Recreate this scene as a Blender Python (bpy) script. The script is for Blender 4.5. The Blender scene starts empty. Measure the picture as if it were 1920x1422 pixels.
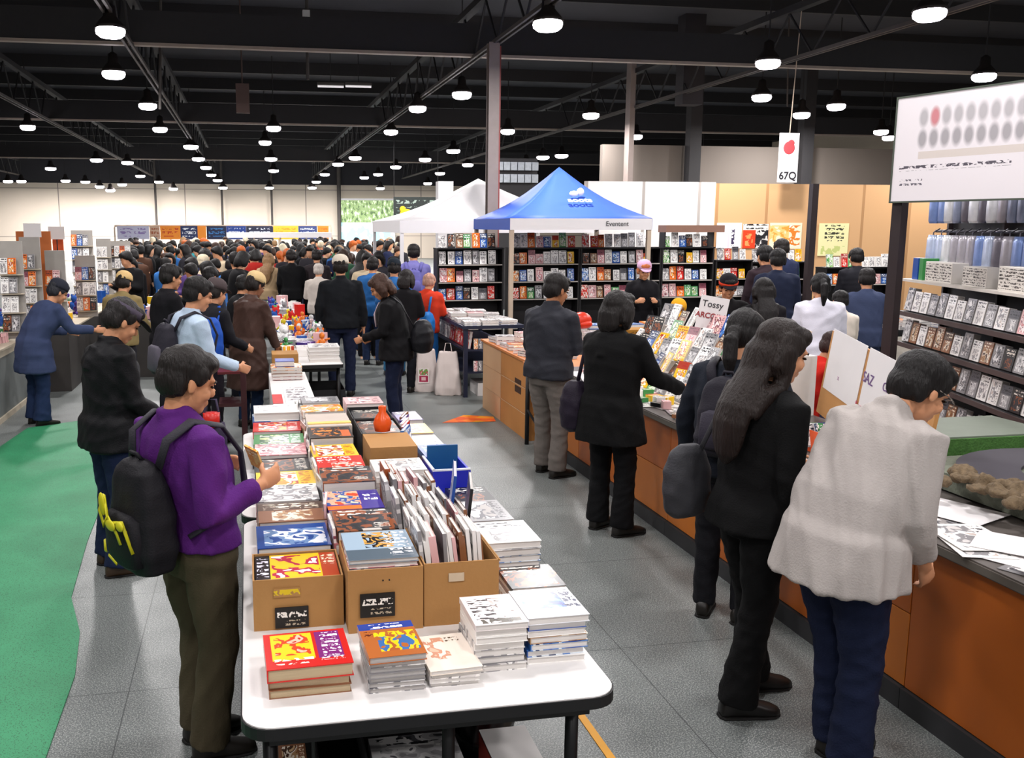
import bpy, bmesh, math, random
import numpy as np
from mathutils import Vector, Matrix, Euler
R = math.radians
# ---------------------------------------------------------------- camera, world, exposure
F_PX, PPX, PPY, HZ, VPX, CAMZ = 1750.0, 800.0, 711.0, 424.0, 463.0, 2.12
th = math.atan((PPY - HZ) / F_PX)
psi = math.atan((PPX - VPX) * math.cos(th) / F_PX)
N_ = Vector((math.sin(psi)*math.cos(th), math.cos(psi)*math.cos(th), -math.sin(th)))
C_ = Vector((math.cos(psi), -math.sin(psi), 0))
U_ = Vector((math.sin(psi)*math.sin(th), math.cos(psi)*math.sin(th), math.cos(th)))
scene = bpy.context.scene
col = scene.collection
cam = bpy.data.cameras.new('camera'); camo = bpy.data.objects.new('camera', cam); col.objects.link(camo)
camo.matrix_world = Matrix(((C_.x, U_.x, -N_.x, 0), (C_.y, U_.y, -N_.y, 0), (C_.z, U_.z, -N_.z, CAMZ), (0, 0, 0, 1)))
cam.sensor_fit = 'HORIZONTAL'; cam.sensor_width = 36; cam.lens = 36 * F_PX / 1920
cam.shift_x = (960 - PPX) / 1920; cam.shift_y = 0; cam.clip_end = 300; cam.clip_start = 0.05
scene.camera = camo
world = bpy.data.worlds.new('world'); scene.world = world; world.use_nodes = True
world.node_tree.nodes['Background'].inputs[0].default_value = (1.0, 0.97, 0.95, 1)
world.node_tree.nodes['Background'].inputs[1].default_value = 0.45  # ambient fill added, entering through the hall's open rear
scene.view_settings.view_transform = 'Standard'; scene.view_settings.look = 'None'
scene.view_settings.exposure = 0.0; scene.view_settings.gamma = 1.0
LAMP_W = 105.0          # watts of one hall lamp

def ray(x, y):
    return N_ + C_ * ((x-PPX)/F_PX) + U_ * (-(y-PPY)/F_PX)
def at(x, y, z=0.0):      # point of the hall seen at x, y of the photograph, at height z
    r = ray(x, y); t = (z-CAMZ)/r.z
    return Vector((r.x*t, r.y*t, z))
def aty(x, y, Y):         # the same, at depth Y
    r = ray(x, y); t = Y/r.y
    return Vector((r.x*t, Y, CAMZ+r.z*t))
def srgb(h):
    if isinstance(h, str):
        h = h.lstrip('#'); c = [int(h[i:i+2], 16)/255 for i in (0, 2, 4)]
    else: c = list(h)
    return tuple((v/12.92 if v <= 0.04045 else ((v+0.055)/1.055)**2.4) for v in c) + (1,)
# ---------------------------------------------------------------- materials
MC = {}
def nmat(name):
    m = bpy.data.materials.new(name); m.use_nodes = True
    nt = m.node_tree; b = nt.nodes['Principled BSDF']
    return m, nt, b
def mat(name, c, rough=0.6, metal=0.0, var=0.12, scale=8, bump=0.0, bscale=60, spec=0.4, stretch=(1, 1, 1), sheen=0):
    if name in MC: return MC[name]
    m, nt, b = nmat(name); c = srgb(c)
    tc = nt.nodes.new('ShaderNodeTexCoord'); mp = nt.nodes.new('ShaderNodeMapping'); mp.inputs['Scale'].default_value = stretch
    nt.links.new(tc.outputs['Object'], mp.inputs[0])
    n = nt.nodes.new('ShaderNodeTexNoise'); n.inputs['Scale'].default_value = scale; n.inputs['Detail'].default_value = 4
    nt.links.new(mp.outputs[0], n.inputs['Vector'])
    mx = nt.nodes.new('ShaderNodeMix'); mx.data_type = 'RGBA'
    mx.inputs[6].default_value = tuple(max(0, v*(1-var)) for v in c[:3])+(1,)
    mx.inputs[7].default_value = tuple(min(1, v*(1+var)) for v in c[:3])+(1,)
    nt.links.new(n.outputs['Fac'], mx.inputs[0]); nt.links.new(mx.outputs[2], b.inputs['Base Color'])
    b.inputs['Roughness'].default_value = rough; b.inputs['Metallic'].default_value = metal
    b.inputs['Specular IOR Level'].default_value = spec
    if sheen: b.inputs['Sheen Weight'].default_value = sheen
    if bump:
        n2 = nt.nodes.new('ShaderNodeTexNoise'); n2.inputs['Scale'].default_value = bscale; n2.inputs['Detail'].default_value = 3
        nt.links.new(mp.outputs[0], n2.inputs['Vector'])
        bp = nt.nodes.new('ShaderNodeBump'); bp.inputs['Strength'].default_value = bump; bp.inputs['Distance'].default_value = 0.01
        nt.links.new(n2.outputs['Fac'], bp.inputs['Height']); nt.links.new(bp.outputs[0], b.inputs['Normal'])
    MC[name] = m; return m
def emis(name, c, s):
    if name in MC: return MC[name]
    m, nt, b = nmat(name); b.inputs['Base Color'].default_value = srgb(c)
    b.inputs['Emission Color'].default_value = srgb(c); b.inputs['Emission Strength'].default_value = s
    MC[name] = m; return m
def cloth(c, rough=0.85, sheen=0.0, var=0.15):
    return mat('cloth_%s' % c.lstrip('#'), c, rough, var=var, scale=9, bump=0.25, bscale=140, spec=0.15, sheen=sheen)
def hairmat(c):
    return mat('hair_%s' % c.lstrip('#'), c, 0.55, var=0.45, scale=26, bump=0.8, bscale=40, spec=0.3, stretch=(3, 3, 0.35))
SKIN = lambda c='#d39a76': mat('skin_%s' % c.lstrip('#'), c, 0.55, var=0.06, scale=12, spec=0.3)
class NT:                      # small node helper
    def __init__(s, nt): s.nt = nt
    def math(s, op, a, b=None):
        n = s.nt.nodes.new('ShaderNodeMath'); n.operation = op
        for i, v in enumerate((a, b)):
            if v is None: continue
            if isinstance(v, (int, float)): n.inputs[i].default_value = v
            else: s.nt.links.new(v, n.inputs[i])
        return n.outputs[0]
    def mix(s, f, a, b):
        n = s.nt.nodes.new('ShaderNodeMix'); n.data_type = 'RGBA'
        if isinstance(f, (int, float)): n.inputs[0].default_value = f
        else: s.nt.links.new(f, n.inputs[0])
        for i, v in ((6, a), (7, b)):
            if isinstance(v, tuple): n.inputs[i].default_value = v
            else: s.nt.links.new(v, n.inputs[i])
        return n.outputs[2]
    def noise(s, vec, scale, detail=2, dist=0.0):
        n = s.nt.nodes.new('ShaderNodeTexNoise'); n.inputs['Scale'].default_value = scale; n.inputs['Detail'].default_value = detail
        n.inputs['Distortion'].default_value = dist
        s.nt.links.new(vec, n.inputs['Vector']); return n.outputs['Fac']
    def mapv(s, vec, scale, loc=(0, 0, 0)):
        n = s.nt.nodes.new('ShaderNodeMapping'); n.inputs['Scale'].default_value = scale; n.inputs['Location'].default_value = loc
        s.nt.links.new(vec, n.inputs[0]); return n.outputs[0]
    def ramp(s, f, cols, const=True):
        n = s.nt.nodes.new('ShaderNodeValToRGB'); cr = n.color_ramp
        cr.interpolation = 'CONSTANT' if const else 'LINEAR'
        k = len(cols)
        while len(cr.elements) < k: cr.elements.new(0.5)
        for i, c in enumerate(cols):
            cr.elements[i].position = 0.28+0.44*i/max(1, k-1) if i else 0.0; cr.elements[i].color = srgb(c)
        s.nt.links.new(f, n.inputs[0]); return n.outputs[0]
def art(name, base, layers, rough=0.3, coord='Generated', axes='xy', rnd=True):
    """printed surface: base colour and layers (x0,y0,x1,y1,kind,colours): flat, blob, text, soft"""
    if name in MC: return MC[name]
    m, nt, b = nmat(name); h = NT(nt)
    tc = nt.nodes.new('ShaderNodeTexCoord'); sp = nt.nodes.new('ShaderNodeSeparateXYZ'); nt.links.new(tc.outputs[coord], sp.inputs[0])
    ax = {'x': 0, 'y': 1, 'z': 2}; u = sp.outputs[ax[axes[0]]]; v = sp.outputs[ax[axes[1]]]
    cb = nt.nodes.new('ShaderNodeCombineXYZ'); nt.links.new(u, cb.inputs[0]); nt.links.new(v, cb.inputs[1])
    if rnd:
        oi = nt.nodes.new('ShaderNodeObjectInfo'); nt.links.new(h.math('MULTIPLY', oi.outputs['Random'], 40.0), cb.inputs[2])
    vec = cb.outputs[0]; cur = srgb(base) if isinstance(base, str) else h.ramp(h.noise(vec, 2.6, 1.5, 0.6), base)
    for k, (x0, y0, x1, y1, kind, cc) in enumerate(layers):
        mk = h.math('MULTIPLY', h.math('MULTIPLY', h.math('GREATER_THAN', u, x0), h.math('LESS_THAN', u, x1)),
                    h.math('MULTIPLY', h.math('GREATER_THAN', v, y0), h.math('LESS_THAN', v, y1)))
        if kind == 'flat': cur = h.mix(mk, cur, srgb(cc))
        elif kind == 'blob':
            cur = h.mix(mk, cur, h.ramp(h.noise(h.mapv(vec, (1, 1, 1), (k*3.1, k*1.7, 0)), 3.4/max(x1-x0, y1-y0, .3), 1.6, 0.5), cc))
        elif kind == 'text':       # rows of lettering-like marks, 2nd value = letters across, 3rd = rows
            c, nx, ny = cc
            ro = h.math('FRACT', h.math('MULTIPLY', v, ny/(y1-y0))); rm = h.math('MULTIPLY', h.math('GREATER_THAN', ro, 0.22), h.math('LESS_THAN', ro, 0.85))
            nn = h.noise(h.mapv(vec, (nx/(x1-x0)*1.0, ny/(y1-y0)*1.9, 1)), 1.0, 1.5, 0.8)
            cur = h.mix(h.math('MULTIPLY', mk, h.math('MULTIPLY', rm, h.math('GREATER_THAN', nn, 0.5))), cur, srgb(c))
        elif kind == 'soft':       # out-of-focus round marks
            c, nx = cc
            fx = h.math('SUBTRACT', h.math('FRACT', h.math('MULTIPLY', u, nx)), 0.5); fy = h.math('DIVIDE', h.math('SUBTRACT', v, (y0+y1)/2), (y1-y0))
            d = h.math('SQRT', h.math('ADD', h.math('MULTIPLY', fx, fx), h.math('MULTIPLY', fy, fy)))
            a = h.math('MULTIPLY', h.math('MAXIMUM', h.math('SUBTRACT', 1.0, h.math('MULTIPLY', d, 2.0)), 0.0), 1.3)
            cur = h.mix(h.math('MINIMUM', h.math('MULTIPLY', mk, a), 0.6), cur, srgb(c))
    if isinstance(cur, tuple): b.inputs['Base Color'].default_value = cur
    else: nt.links.new(cur, b.inputs['Base Color'])
    b.inputs['Roughness'].default_value = rough; b.inputs['Specular IOR Level'].default_value = 0.4
    MC[name] = m; return m
def pages_mat(name, c1='#e9e4df', c2='#a9a3a0'):
    if name in MC: return MC[name]
    m, nt, b = nmat(name); h = NT(nt); tc = nt.nodes.new('ShaderNodeTexCoord')
    n = h.noise(h.mapv(tc.outputs['Object'], (2, 2, 420)), 1.0, 2)
    nt.links.new(h.ramp(n, [c2, c1], False), b.inputs['Base Color']); b.inputs['Roughness'].default_value = 0.85
    MC[name] = m; return m
# ---------------------------------------------------------------- mesh builder
class MB:
    def __init__(s): s.v = []; s.f = []; s.m = []; s.mi = 0
    def add(s, vs, fs):
        o = len(s.v); s.v.extend([tuple(v) for v in vs]); s.f.extend([tuple(o+i for i in f) for f in fs]); s.m.extend([s.mi]*len(fs)); return s
    def box(s, c, d, rz=0, rot=None):
        x, y, z = d[0]/2, d[1]/2, d[2]/2; M = rot if rot is not None else Matrix.Rotation(rz, 3, 'Z'); c = Vector(c)
        vs = [c+M@Vector((sx*x, sy*y, sz*z)) for sx in (-1, 1) for sy in (-1, 1) for sz in (-1, 1)]
        return s.add(vs, [(0, 1, 3, 2), (4, 6, 7, 5), (0, 4, 5, 1), (2, 3, 7, 6), (0, 2, 6, 4), (1, 5, 7, 3)])
    def span(s, a, b):
        a, b = Vector(a), Vector(b); return s.box((a+b)/2, [abs(b[i]-a[i]) for i in range(3)])
    def rings(s, rs, n=16, caps=True, p=2.0):
        """rs: (centre, u, v) half axes"""
        vs = []
        for c, u, v in rs:
            c, u, v = Vector(c), Vector(u), Vector(v)
            for i in range(n):
                a = 2*math.pi*i/n; ca, sa = math.cos(a), math.sin(a)
                if p != 2: ca = math.copysign(abs(ca)**(2/p), ca); sa = math.copysign(abs(sa)**(2/p), sa)
                vs.append(c+u*ca+v*sa)
        k = len(rs); fs = [(j*n+i, j*n+(i+1) % n, (j+1)*n+(i+1) % n, (j+1)*n+i) for j in range(k-1) for i in range(n)]
        if caps: fs += [tuple(range(n-1, -1, -1)), tuple((k-1)*n+i for i in range(n))]
        return s.add(vs, fs)
    def tube(s, pts, r, n=12, flat=1.0, ref=(1, 0, 0)):
        pts = [Vector(p) for p in pts]; k = len(pts)
        if isinstance(r, (int, float)): r = [r]*k
        rs = []; ref = Vector(ref)
        for i, p in enumerate(pts):
            t = (pts[min(i+1, k-1)]-pts[max(i-1, 0)]).normalized()
            u = ref-t*ref.dot(t)
            if u.length < 1e-3: u = Vector((0, 1, 0))-t*t.y
            u.normalize(); v = t.cross(u); ref = u
            rs.append((p, u*r[i], v*r[i]*flat))
        return s.rings(rs, n)
    def ell(s, c, r, rot=None, n=16, m=10):
        M = rot if rot is not None else Matrix.Identity(3); c = Vector(c); rs = []
        for j in range(m+1):
            a = math.pi*(j+0.0)/m; a = min(max(a, 0.08), math.pi-0.08)
            rs.append((c+M@Vector((0, 0, -r[2]*math.cos(a))), M@Vector((r[0]*math.sin(a), 0, 0)), M@Vector((0, r[1]*math.sin(a), 0))))
        return s.rings(rs, n)
    def cap(s, pts, r, n=10):      # tube with round ends
        pts = [Vector(p) for p in pts]; k = len(pts)
        if isinstance(r, (int, float)): r = [r]*k
        d0 = (pts[1]-pts[0]).normalized(); d1 = (pts[-1]-pts[-2]).normalized()
        P = [pts[0]-d0*r[0]*.9, pts[0]-d0*r[0]*.5]+pts+[pts[-1]+d1*r[-1]*.5, pts[-1]+d1*r[-1]*.9]
        return s.tube(P, [r[0]*.35, r[0]*.85]+list(r)+[r[-1]*.85, r[-1]*.35], n)
    def cyl(s, a, b, r, n=16): return s.tube([a, b], r, n)
    def lathe(s, prof, c=(0, 0, 0), n=20):
        c = Vector(c); return s.rings([(c+Vector((0, 0, z)), (r, 0, 0), (0, r, 0)) for z, r in prof], n)
    def mesh(s, name):
        me = bpy.data.meshes.new(name); me.from_pydata(s.v, [], s.f)
        if any(s.m): me.polygons.foreach_set('material_index', s.m)
        me.update(); return me
    def build(s, name, mats, parent=None, smooth=False, bevel=0, loc=None, rot=None):
        me = s.mesh(name); return link(name, me, mats, parent, smooth, bevel, loc, rot)
def fixn(me):
    bm = bmesh.new(); bm.from_mesh(me); bmesh.ops.recalc_face_normals(bm, faces=bm.faces); bm.to_mesh(me); bm.free()
def link(name, me, mats, parent=None, smooth=False, bevel=0, loc=None, rot=None):
    fixn(me)
    if smooth:
        me.polygons.foreach_set('use_smooth', [True]*len(me.polygons))
    o = bpy.data.objects.new(name, me); col.objects.link(o)
    if not isinstance(mats, (list, tuple)): mats = [mats]
    for m in mats: me.materials.append(m)
    if parent: o.parent = parent
    if loc is not None: o.location = loc
    if rot is not None: o.rotation_euler = rot
    if bevel:
        b = o.modifiers.new('bevel', 'BEVEL'); b.width = bevel; b.segments = 2; b.limit_method = 'ANGLE'
    return o
def tag(o, label, cat, group=None, kind=None):
    if label: o['label'] = label
    if cat: o['category'] = cat
    if group: o['group'] = group
    if kind: o['kind'] = kind
    return o
def thing(name, label, cat, loc=(0, 0, 0), rz=0, group=None):
    o = bpy.data.objects.new(name, None); o.empty_display_size = 0.1; col.objects.link(o)
    o.location = loc; o.rotation_euler = (0, 0, rz); return tag(o, label, cat, group)
def struct(o): o['kind'] = 'structure'; return o
def dup(o, loc=None, rz=None, label=None, group=None, mats=None, parent=None, rot=None):
    r = o.copy(); col.objects.link(r)
    if parent: r.parent = parent
    if loc is not None: r.location = loc
    if rz is not None: r.rotation_euler = (0, 0, rz)
    if rot is not None: r.rotation_euler = rot
    if label: r['label'] = label
    if group: r['group'] = group
    if mats: setm(r, mats)
    for c in list(o.children): dup(c, parent=r)
    return r
def setm(o, mats):
    for i, m in enumerate(mats):
        if m is not None and i < len(o.material_slots):
            o.material_slots[i].link = 'OBJECT'; o.material_slots[i].material = m
def remesh(me, vox, it=3, fold=0.0, fs=1.0, seed=0, vert=False, sm=0.5):
    o = bpy.data.objects.new('tmp', me); col.objects.link(o)
    m = o.modifiers.new('r', 'REMESH'); m.mode = 'VOXEL'; m.voxel_size = vox
    if it: s = o.modifiers.new('s', 'SMOOTH'); s.factor = sm; s.iterations = it
    dg = bpy.context.evaluated_depsgraph_get(); dg.update()
    out = bpy.data.meshes.new_from_object(o.evaluated_get(dg)); bpy.data.objects.remove(o); bpy.data.meshes.remove(me)
    if fold:
        n = len(out.vertices); co = np.empty(n*3); no = np.empty(n*3)
        out.vertices.foreach_get('co', co); out.vertices.foreach_get('normal', no)
        co = co.reshape(-1, 3); no = no.reshape(-1, 3); rg = np.random.RandomState(seed); d = np.zeros(n)
        for k in range(5):
            a = rg.normal(size=3); a[2] *= (0.10 if vert else 1.1); a /= np.linalg.norm(a); b = rg.normal(size=3)*(3.0 if vert else 7)
            f = (14+k*9)*fs; ph = rg.uniform(0, 6, 2)
            d += (1-np.abs(np.sin(co@a*f+ph[0]+1.6*np.sin(co@b+ph[1])))-.35)/(1+k*.45)
        co += no*(d*fold)[:, None]; out.vertices.foreach_set('co', co.reshape(-1)); out.update()
    return out
def text(s, size, mt, parent, loc, rot, name='lettering', ext=0.001, bold=False):
    c = bpy.data.curves.new('txt', 'FONT'); c.body = s; c.size = size; c.extrude = ext; c.align_x = 'CENTER'; c.align_y = 'CENTER'
    if bold: c.offset = size*0.02
    o = bpy.data.objects.new('txt', c); col.objects.link(o)
    dg = bpy.context.evaluated_depsgraph_get(); dg.update()
    me = bpy.data.meshes.new_from_object(o.evaluated_get(dg)); bpy.data.objects.remove(o)
    me.materials.clear(); me.materials.append(mt)
    q = bpy.data.objects.new(name, me); col.objects.link(q); q.location = loc; q.rotation_euler = rot
    if parent: q.parent = parent
    return q
# ---------------------------------------------------------------- people
V = Vector
def lerp(a, b, t): return a+(b-a)*t
class Fig:
    """joints of one figure in its own frame: x to its right, y forward, z up"""
    def __init__(s, h=1.7, lean=0.0, side=0.0, nod=0.0, turn=0.0, arms=None, feet=None, wide=1.0, hips=0.0, crane=0.0):
        s.h = h; s.k = h/1.745; s.hk = s.k*1.13; s.lean = R(lean); s.side = R(side); s.wide = wide; s.nod = R(nod); s.turn = R(turn); s.hipy = hips
        arms = arms or {}
        D = {'R': ((.13, .05, -1), (.02, .22, -1), .3), 'L': ((-.13, .05, -1), (-.02, .22, -1), .3)}
        s.neck = s.T(V((0, -.01, 1.45))); s.nk = s.neck
        a = s.ang(1.45)
        s.Rb = Matrix.Rotation(-a, 3, 'X')
        s.Rh = Matrix.Rotation(-s.turn, 3, 'Z') @ Matrix.Rotation(-(a*.35+s.nod), 3, 'X')
        s.hc = s.neck+s.Rb@V((0, .015, .055))*s.k + s.Rh@V((0, .012+crane, .100-crane*.3))*s.k
        s.arm = {}
        for sd, q in (('R', 1), ('L', -1)):
            u, f, cu = arms.get(sd, D[sd])
            sh = s.T(V((q*.175*wide, -.01, 1.385)))
            el = sh+V(u).normalized()*.285*s.k; wr = el+V(f).normalized()*.245*s.k
            s.arm[sd] = (sh, el, wr, V(f).normalized(), cu)
        s.leg = {}; feet = feet or {}
        DF = {'R': (.10, 0.0, 8), 'L': (-.10, 0.0, -8)}
        for sd, q in (('R', 1), ('L', -1)):
            fx, fy, yaw = feet.get(sd, DF[sd]); hip = V((q*.088*wide, hips, .88))*s.k; an = V((fx, fy, .085*s.k))
            kn = (hip+an)/2+V((q*.01, .035, .02))
            s.leg[sd] = (hip, kn, an, R(yaw))
    def ang(s, z): return s.lean*min(1, max(0, (z-.88)/.32))
    def T(s, p):        # bend at the hips
        a = s.ang(p.z); q = p-V((0, 0, .90)); q = Matrix.Rotation(s.side*min(1, max(0, (p.z-.88)/.32)), 3, 'Y')@(Matrix.Rotation(-a*(.8 if p.z < 1.2 else 1), 3, 'X')@q)
        return (q+V((0, s.hipy, .90)))*s.k
    def ring(s, z, hw, hd, yo=0.0):
        A = Matrix.Rotation(-s.ang(z), 3, 'X')
        return (s.T(V((0, yo, z))), A@V((hw*s.wide*s.k, 0, 0)), A@V((0, hd*s.k, 0)))
def hand_mb(mb, w, d, palm, curl, k, q, grip=None):
    """palm and five fingers at wrist w, pointing along d, palm facing `palm`"""
    d = V(d).normalized(); n = (V(palm)-d*V(palm).dot(d)); n = n.normalized() if n.length > 1e-3 else d.orthogonal().normalized()
    sd = d.cross(n)*q
    M = Matrix((sd, n, d)).transposed()
    mb.ell(w+d*.048*k, (.038*k, .016*k, .055*k), M, 12, 8)
    for i, (off, ln) in enumerate(((.029, .072), (.010, .082), (-.010, .076), (-.028, .060))):
        b = w+(d*.078+sd*off)*k; a1 = curl*(.75+.1*i); p = b; dd = d; P = [b-d*.02*k, b]
        for j, fr in enumerate((.45, .32, .23)):
            a1c = curl*(1.0+.12*i)*(.55+.35*j); ax = dd.cross(n); dd = (dd*math.cos(a1c)+n*math.sin(a1c)).normalized(); p = p+dd*ln*fr*k; P.append(p)
            n2 = n
        mb.cap(P, [.0095*k, .0095*k, .009*k, .0085*k, .0075*k], 8)
    b = w+(d*.030+sd*.032)*k; t1 = (d*.6+sd*.55+n*(.35+.5*curl)).normalized(); t2 = (d*.8+sd*.05+n*(.35+.8*curl)).normalized()
    mb.cap([b-sd*.012*k, b+t1*.032*k, b+t1*.032*k+t2*.032*k, b+t1*.032*k+t2*.055*k], [.013*k, .0115*k, .0095*k, .008*k], 8)
def add_head(mb, f, fine=True):
    k = f.hk; H = lambda x, y, z: f.hc+f.Rh@V((x, y, z))*k
    def E(c, r, extra=None): mb.ell(H(*c), tuple(a*k for a in r), f.Rh if extra is None else f.Rh@extra, 16, 10)
    E((0, -.010, .028), (.074, .093, .086)); E((0, .022, -.035), (.059, .066, .078)); E((0, .058, -.085), (.030, .028, .024))
    E((0, .030, -.070), (.050, .045, .035))
    if fine:
        E((0, .094, -.022), (.0125, .019, .017)); E((0, .088, .000), (.008, .012, .026)); E((0, .080, .022), (.046, .013, .012))
        E((0, .087, -.056), (.021, .009, .006)); E((0, .086, -.066), (.018, .009, .006))
        for q in (-1, 1):
            E((q*.034, .064, -.030), (.023, .020, .025)); E((q*.0745, -.004, -.012), (.008, .019, .030), Matrix.Rotation(q*.25, 3, 'Z'))
    a = f.T(V((0, -.02, 1.36))); mb.tube([a, f.neck, H(0, -.012, -.03)], [.056*k, .051*k, .049*k], 14)
def person(name, label, X, Y, face, fig, top=None, pants=None, skin='#c98f6b', hair='short', haircol='#1a1512', vox=.012, seed=1,
           shoes='#17130f', z0=0.0, far=False, palms=None, bare=0.0, eyes=True, group=None, cat='person', folds=1.0, grip=None):
    """top: dict(c, hem, bulk, flare, sl, collar, hood, hemd); pants: dict(c, w)"""
    f = fig; k = f.k; T = dict(c='#151515', hem=.80, bulk=1.0, flare=0.0, sl=1.0, collar=.0, hood=False, open=False); T.update(top or {})
    Pn = dict(c='#1d2436', w=1.0, bot=.062); Pn.update(pants or {})
    root = thing(name, label, cat, (X, Y, z0), -R(face), group)
    parts = {}
    # body: one surface, head to ankles
    mb = MB(); add_head(mb, f, not far)
    mb.rings([f.ring(z, a*.80, b*.78, y) for z, a, b, y in ((.84, .15, .11, 0), (.95, .15, .12, 0), (1.06, .135, .10, 0), (1.24, .16, .115, 0), (1.36, .16, .10, -.01), (1.42, .10, .075, -.01), (1.46, .05, .05, -.01))], 16)
    for sd, q in (('R', 1), ('L', -1)):
        sh, el, wr, fd, cu = f.arm[sd]
        mb.tube([sh-V((q*.05, 0, 0)), sh, lerp(sh, el, .5), el, lerp(el, wr, .4), wr, wr+fd*.03*k], [.045*k, .046*k, .042*k, .036*k, .036*k, .027*k, .025*k], 10)
        if far: mb.cap([wr, wr+fd*.10*k], [.03*k, .028*k], 8)
        else:
            pm = (palms or {}).get(sd, (-q*.9, .1, -.1)); hand_mb(mb, wr+fd*.012*k, fd, pm, cu, k, q if V(fd).z < 0 else q)
        hip, kn, an, yaw = f.leg[sd]
        mb.tube([hip+V((0, 0, .03)), lerp(hip, kn, .5), kn, lerp(kn, an, .35), an], [.075*k, .068*k, .05*k, .05*k, .036*k], 10)
        d = V((math.sin(yaw), math.cos(yaw), 0)); mb.cap([an-V((0, 0, .015)), an+d*.06*k-V((0, 0, .045))], [.030*k, .022*k], 8)
    bv = .03 if far else min(.0075, vox)
    me = remesh(mb.mesh('body'), bv, 1 if far else 2, sm=.5); parts['body'] = link('body', me, SKIN(skin), root, True)
    # trousers
    mb = MB(); w = Pn['w']
    mb.rings([((0, f.hipy*k, z*k), (a*f.wide*k*w, 0, 0), (0, b*k*w, 0)) for z, a, b in ((.80, .150, .115), (.88, .170, .130), (.97, .160, .122), (1.02, .150, .115))], 18)
    for sd, q in (('R', 1), ('L', -1)):
        hip, kn, an, yaw = f.leg[sd]; bt = Pn['bot']
        mb.tube([hip+V((0, 0, .02)), lerp(hip, kn, .35), kn, lerp(kn, an, .4), lerp(an, kn, .05)-V((0, 0, .042*k))], [.095*w*k, .094*w*k, .072*w*k, .069*w*k, bt*w*k], 14)
    me = remesh(mb.mesh('trousers'), max(vox, .009), 3, fold=0 if far else .0055*folds, fs=1.3, seed=seed+7); parts['trousers'] = link('trousers', me, cloth(Pn['c']), root, True)
    # shoes
    if not far:
        for sd in ('R', 'L'):
            hip, kn, an, yaw = f.leg[sd]; d = V((math.sin(yaw), math.cos(yaw), 0)); s_ = V((d.y, -d.x, 0)); b0 = V((an.x, an.y, 0))
            mb = MB(); up = V((0, 0, 1))
            rs = [(b0+d*y*k+up*(zt/2)*k, s_*a*k, up*(zt/2)*k) for y, a, zt in ((-.068, .024, .06), (-.055, .036, .09), (0.0, .040, .105), (.06, .043, .085), (.12, .048, .062), (.165, .044, .05), (.195, .026, .036))]
            mb.rings(rs, 16, p=2.6); sh_ = mb.build('shoe', mat('shoe_'+shoes.lstrip('#'), shoes, .45), root, True)
            mb = MB(); mb.rings([(b0+d*y*k+up*.006, s_*a*k, d*.0001+up*.008) for y, a in ((-.074, .02), (-.058, .040), (0, .043), (.12, .051), (.17, .046), (.20, .02))], 12, p=3); mb.build('sole', mat('sole', '#0c0b0a', .8), sh_)
    # top garment
    bk = T['bulk']; hem = T['hem']; mb = MB(); fl = T['flare']
    prof = [(1.02, .158, .118, 0), (1.12, .163, .120, 0), (1.24, .182, .132, 0), (1.33, .190, .128, -.005), (1.395, .172, .105, -.012), (1.432, .115, .082, -.014), (1.462, .066, .064, -.010)]
    lower = []; z = hem
    while z < .99: t = (1.02-z)/max(.05, 1.02-hem); lower.append((z, (.170+fl*t)*1.0, (.135+fl*t*.8), T.get('hemy', 0)*t)); z += .09
    lo_ = T.get('loose', 1.06); mb.rings([f.ring(z, a*bk*(lo_ if z < 1.2 else 1+(lo_-1)*.4 if z < 1.3 else 1), b*bk*(lo_ if z < 1.2 else 1+(lo_-1)*.4 if z < 1.3 else 1), y) for z, a, b, y in lower+prof], 22, p=2.3)
    sl = T['sl']
    for sd, q in (('R', 1), ('L', -1)):
        sh, el, wr, fd, cu = f.arm[sd]; e2 = lerp(el, wr, sl); sb = (bk-1)*.6+1; inn = f.T(V((q*.10*f.wide, -.01, 1.375)))
        mb.tube([inn, lerp(inn, sh, .7), sh+V((q*.004, 0, 0)), lerp(sh, el, .35), lerp(sh, el, .75), el, lerp(el, e2, .3), lerp(el, e2, .7), e2],
                [.066*k*sb, .070*k*sb, .070*k*sb, .066*k*sb, .060*k*sb, .056*k*sb, .054*k*sb, .048*k*sb, .043*k*sb], 16)
    if T['collar']:
        c = T['collar']; mb.rings([(f.neck+f.Rb@V((0, 0, z))*k, f.Rb@V((a, 0, 0))*k, f.Rb@V((0, a*1.05, 0))*k) for z, a in ((-.04, .085), (0, .072), (c*.5, .070), (c, .066))], 18)
    if T['hood']:
        mb.rings([(f.neck+f.Rb@V((0, -.055-.02*i, -.03-.045*i))*k, f.Rb@V((.11-.018*i, 0, 0))*k, f.Rb@V((0, .055, -.02+.004*i))*k) for i in range(4)], 16)
    me = remesh(mb.mesh('jacket'), vox, 3, fold=0 if far else T.get('fold', .007)*folds, fs=T.get('fs', .8), seed=seed, vert=T.get('vert', False))
    parts['top'] = link(T.get('name', 'jacket'), me, T.get('mat') or cloth(T['c'], T.get('rough', .85)), root, True)
    # hair
    kb = k; k = f.hk
    H = lambda x, y, z: f.hc+f.Rh@V((x, y, z))*k
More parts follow.
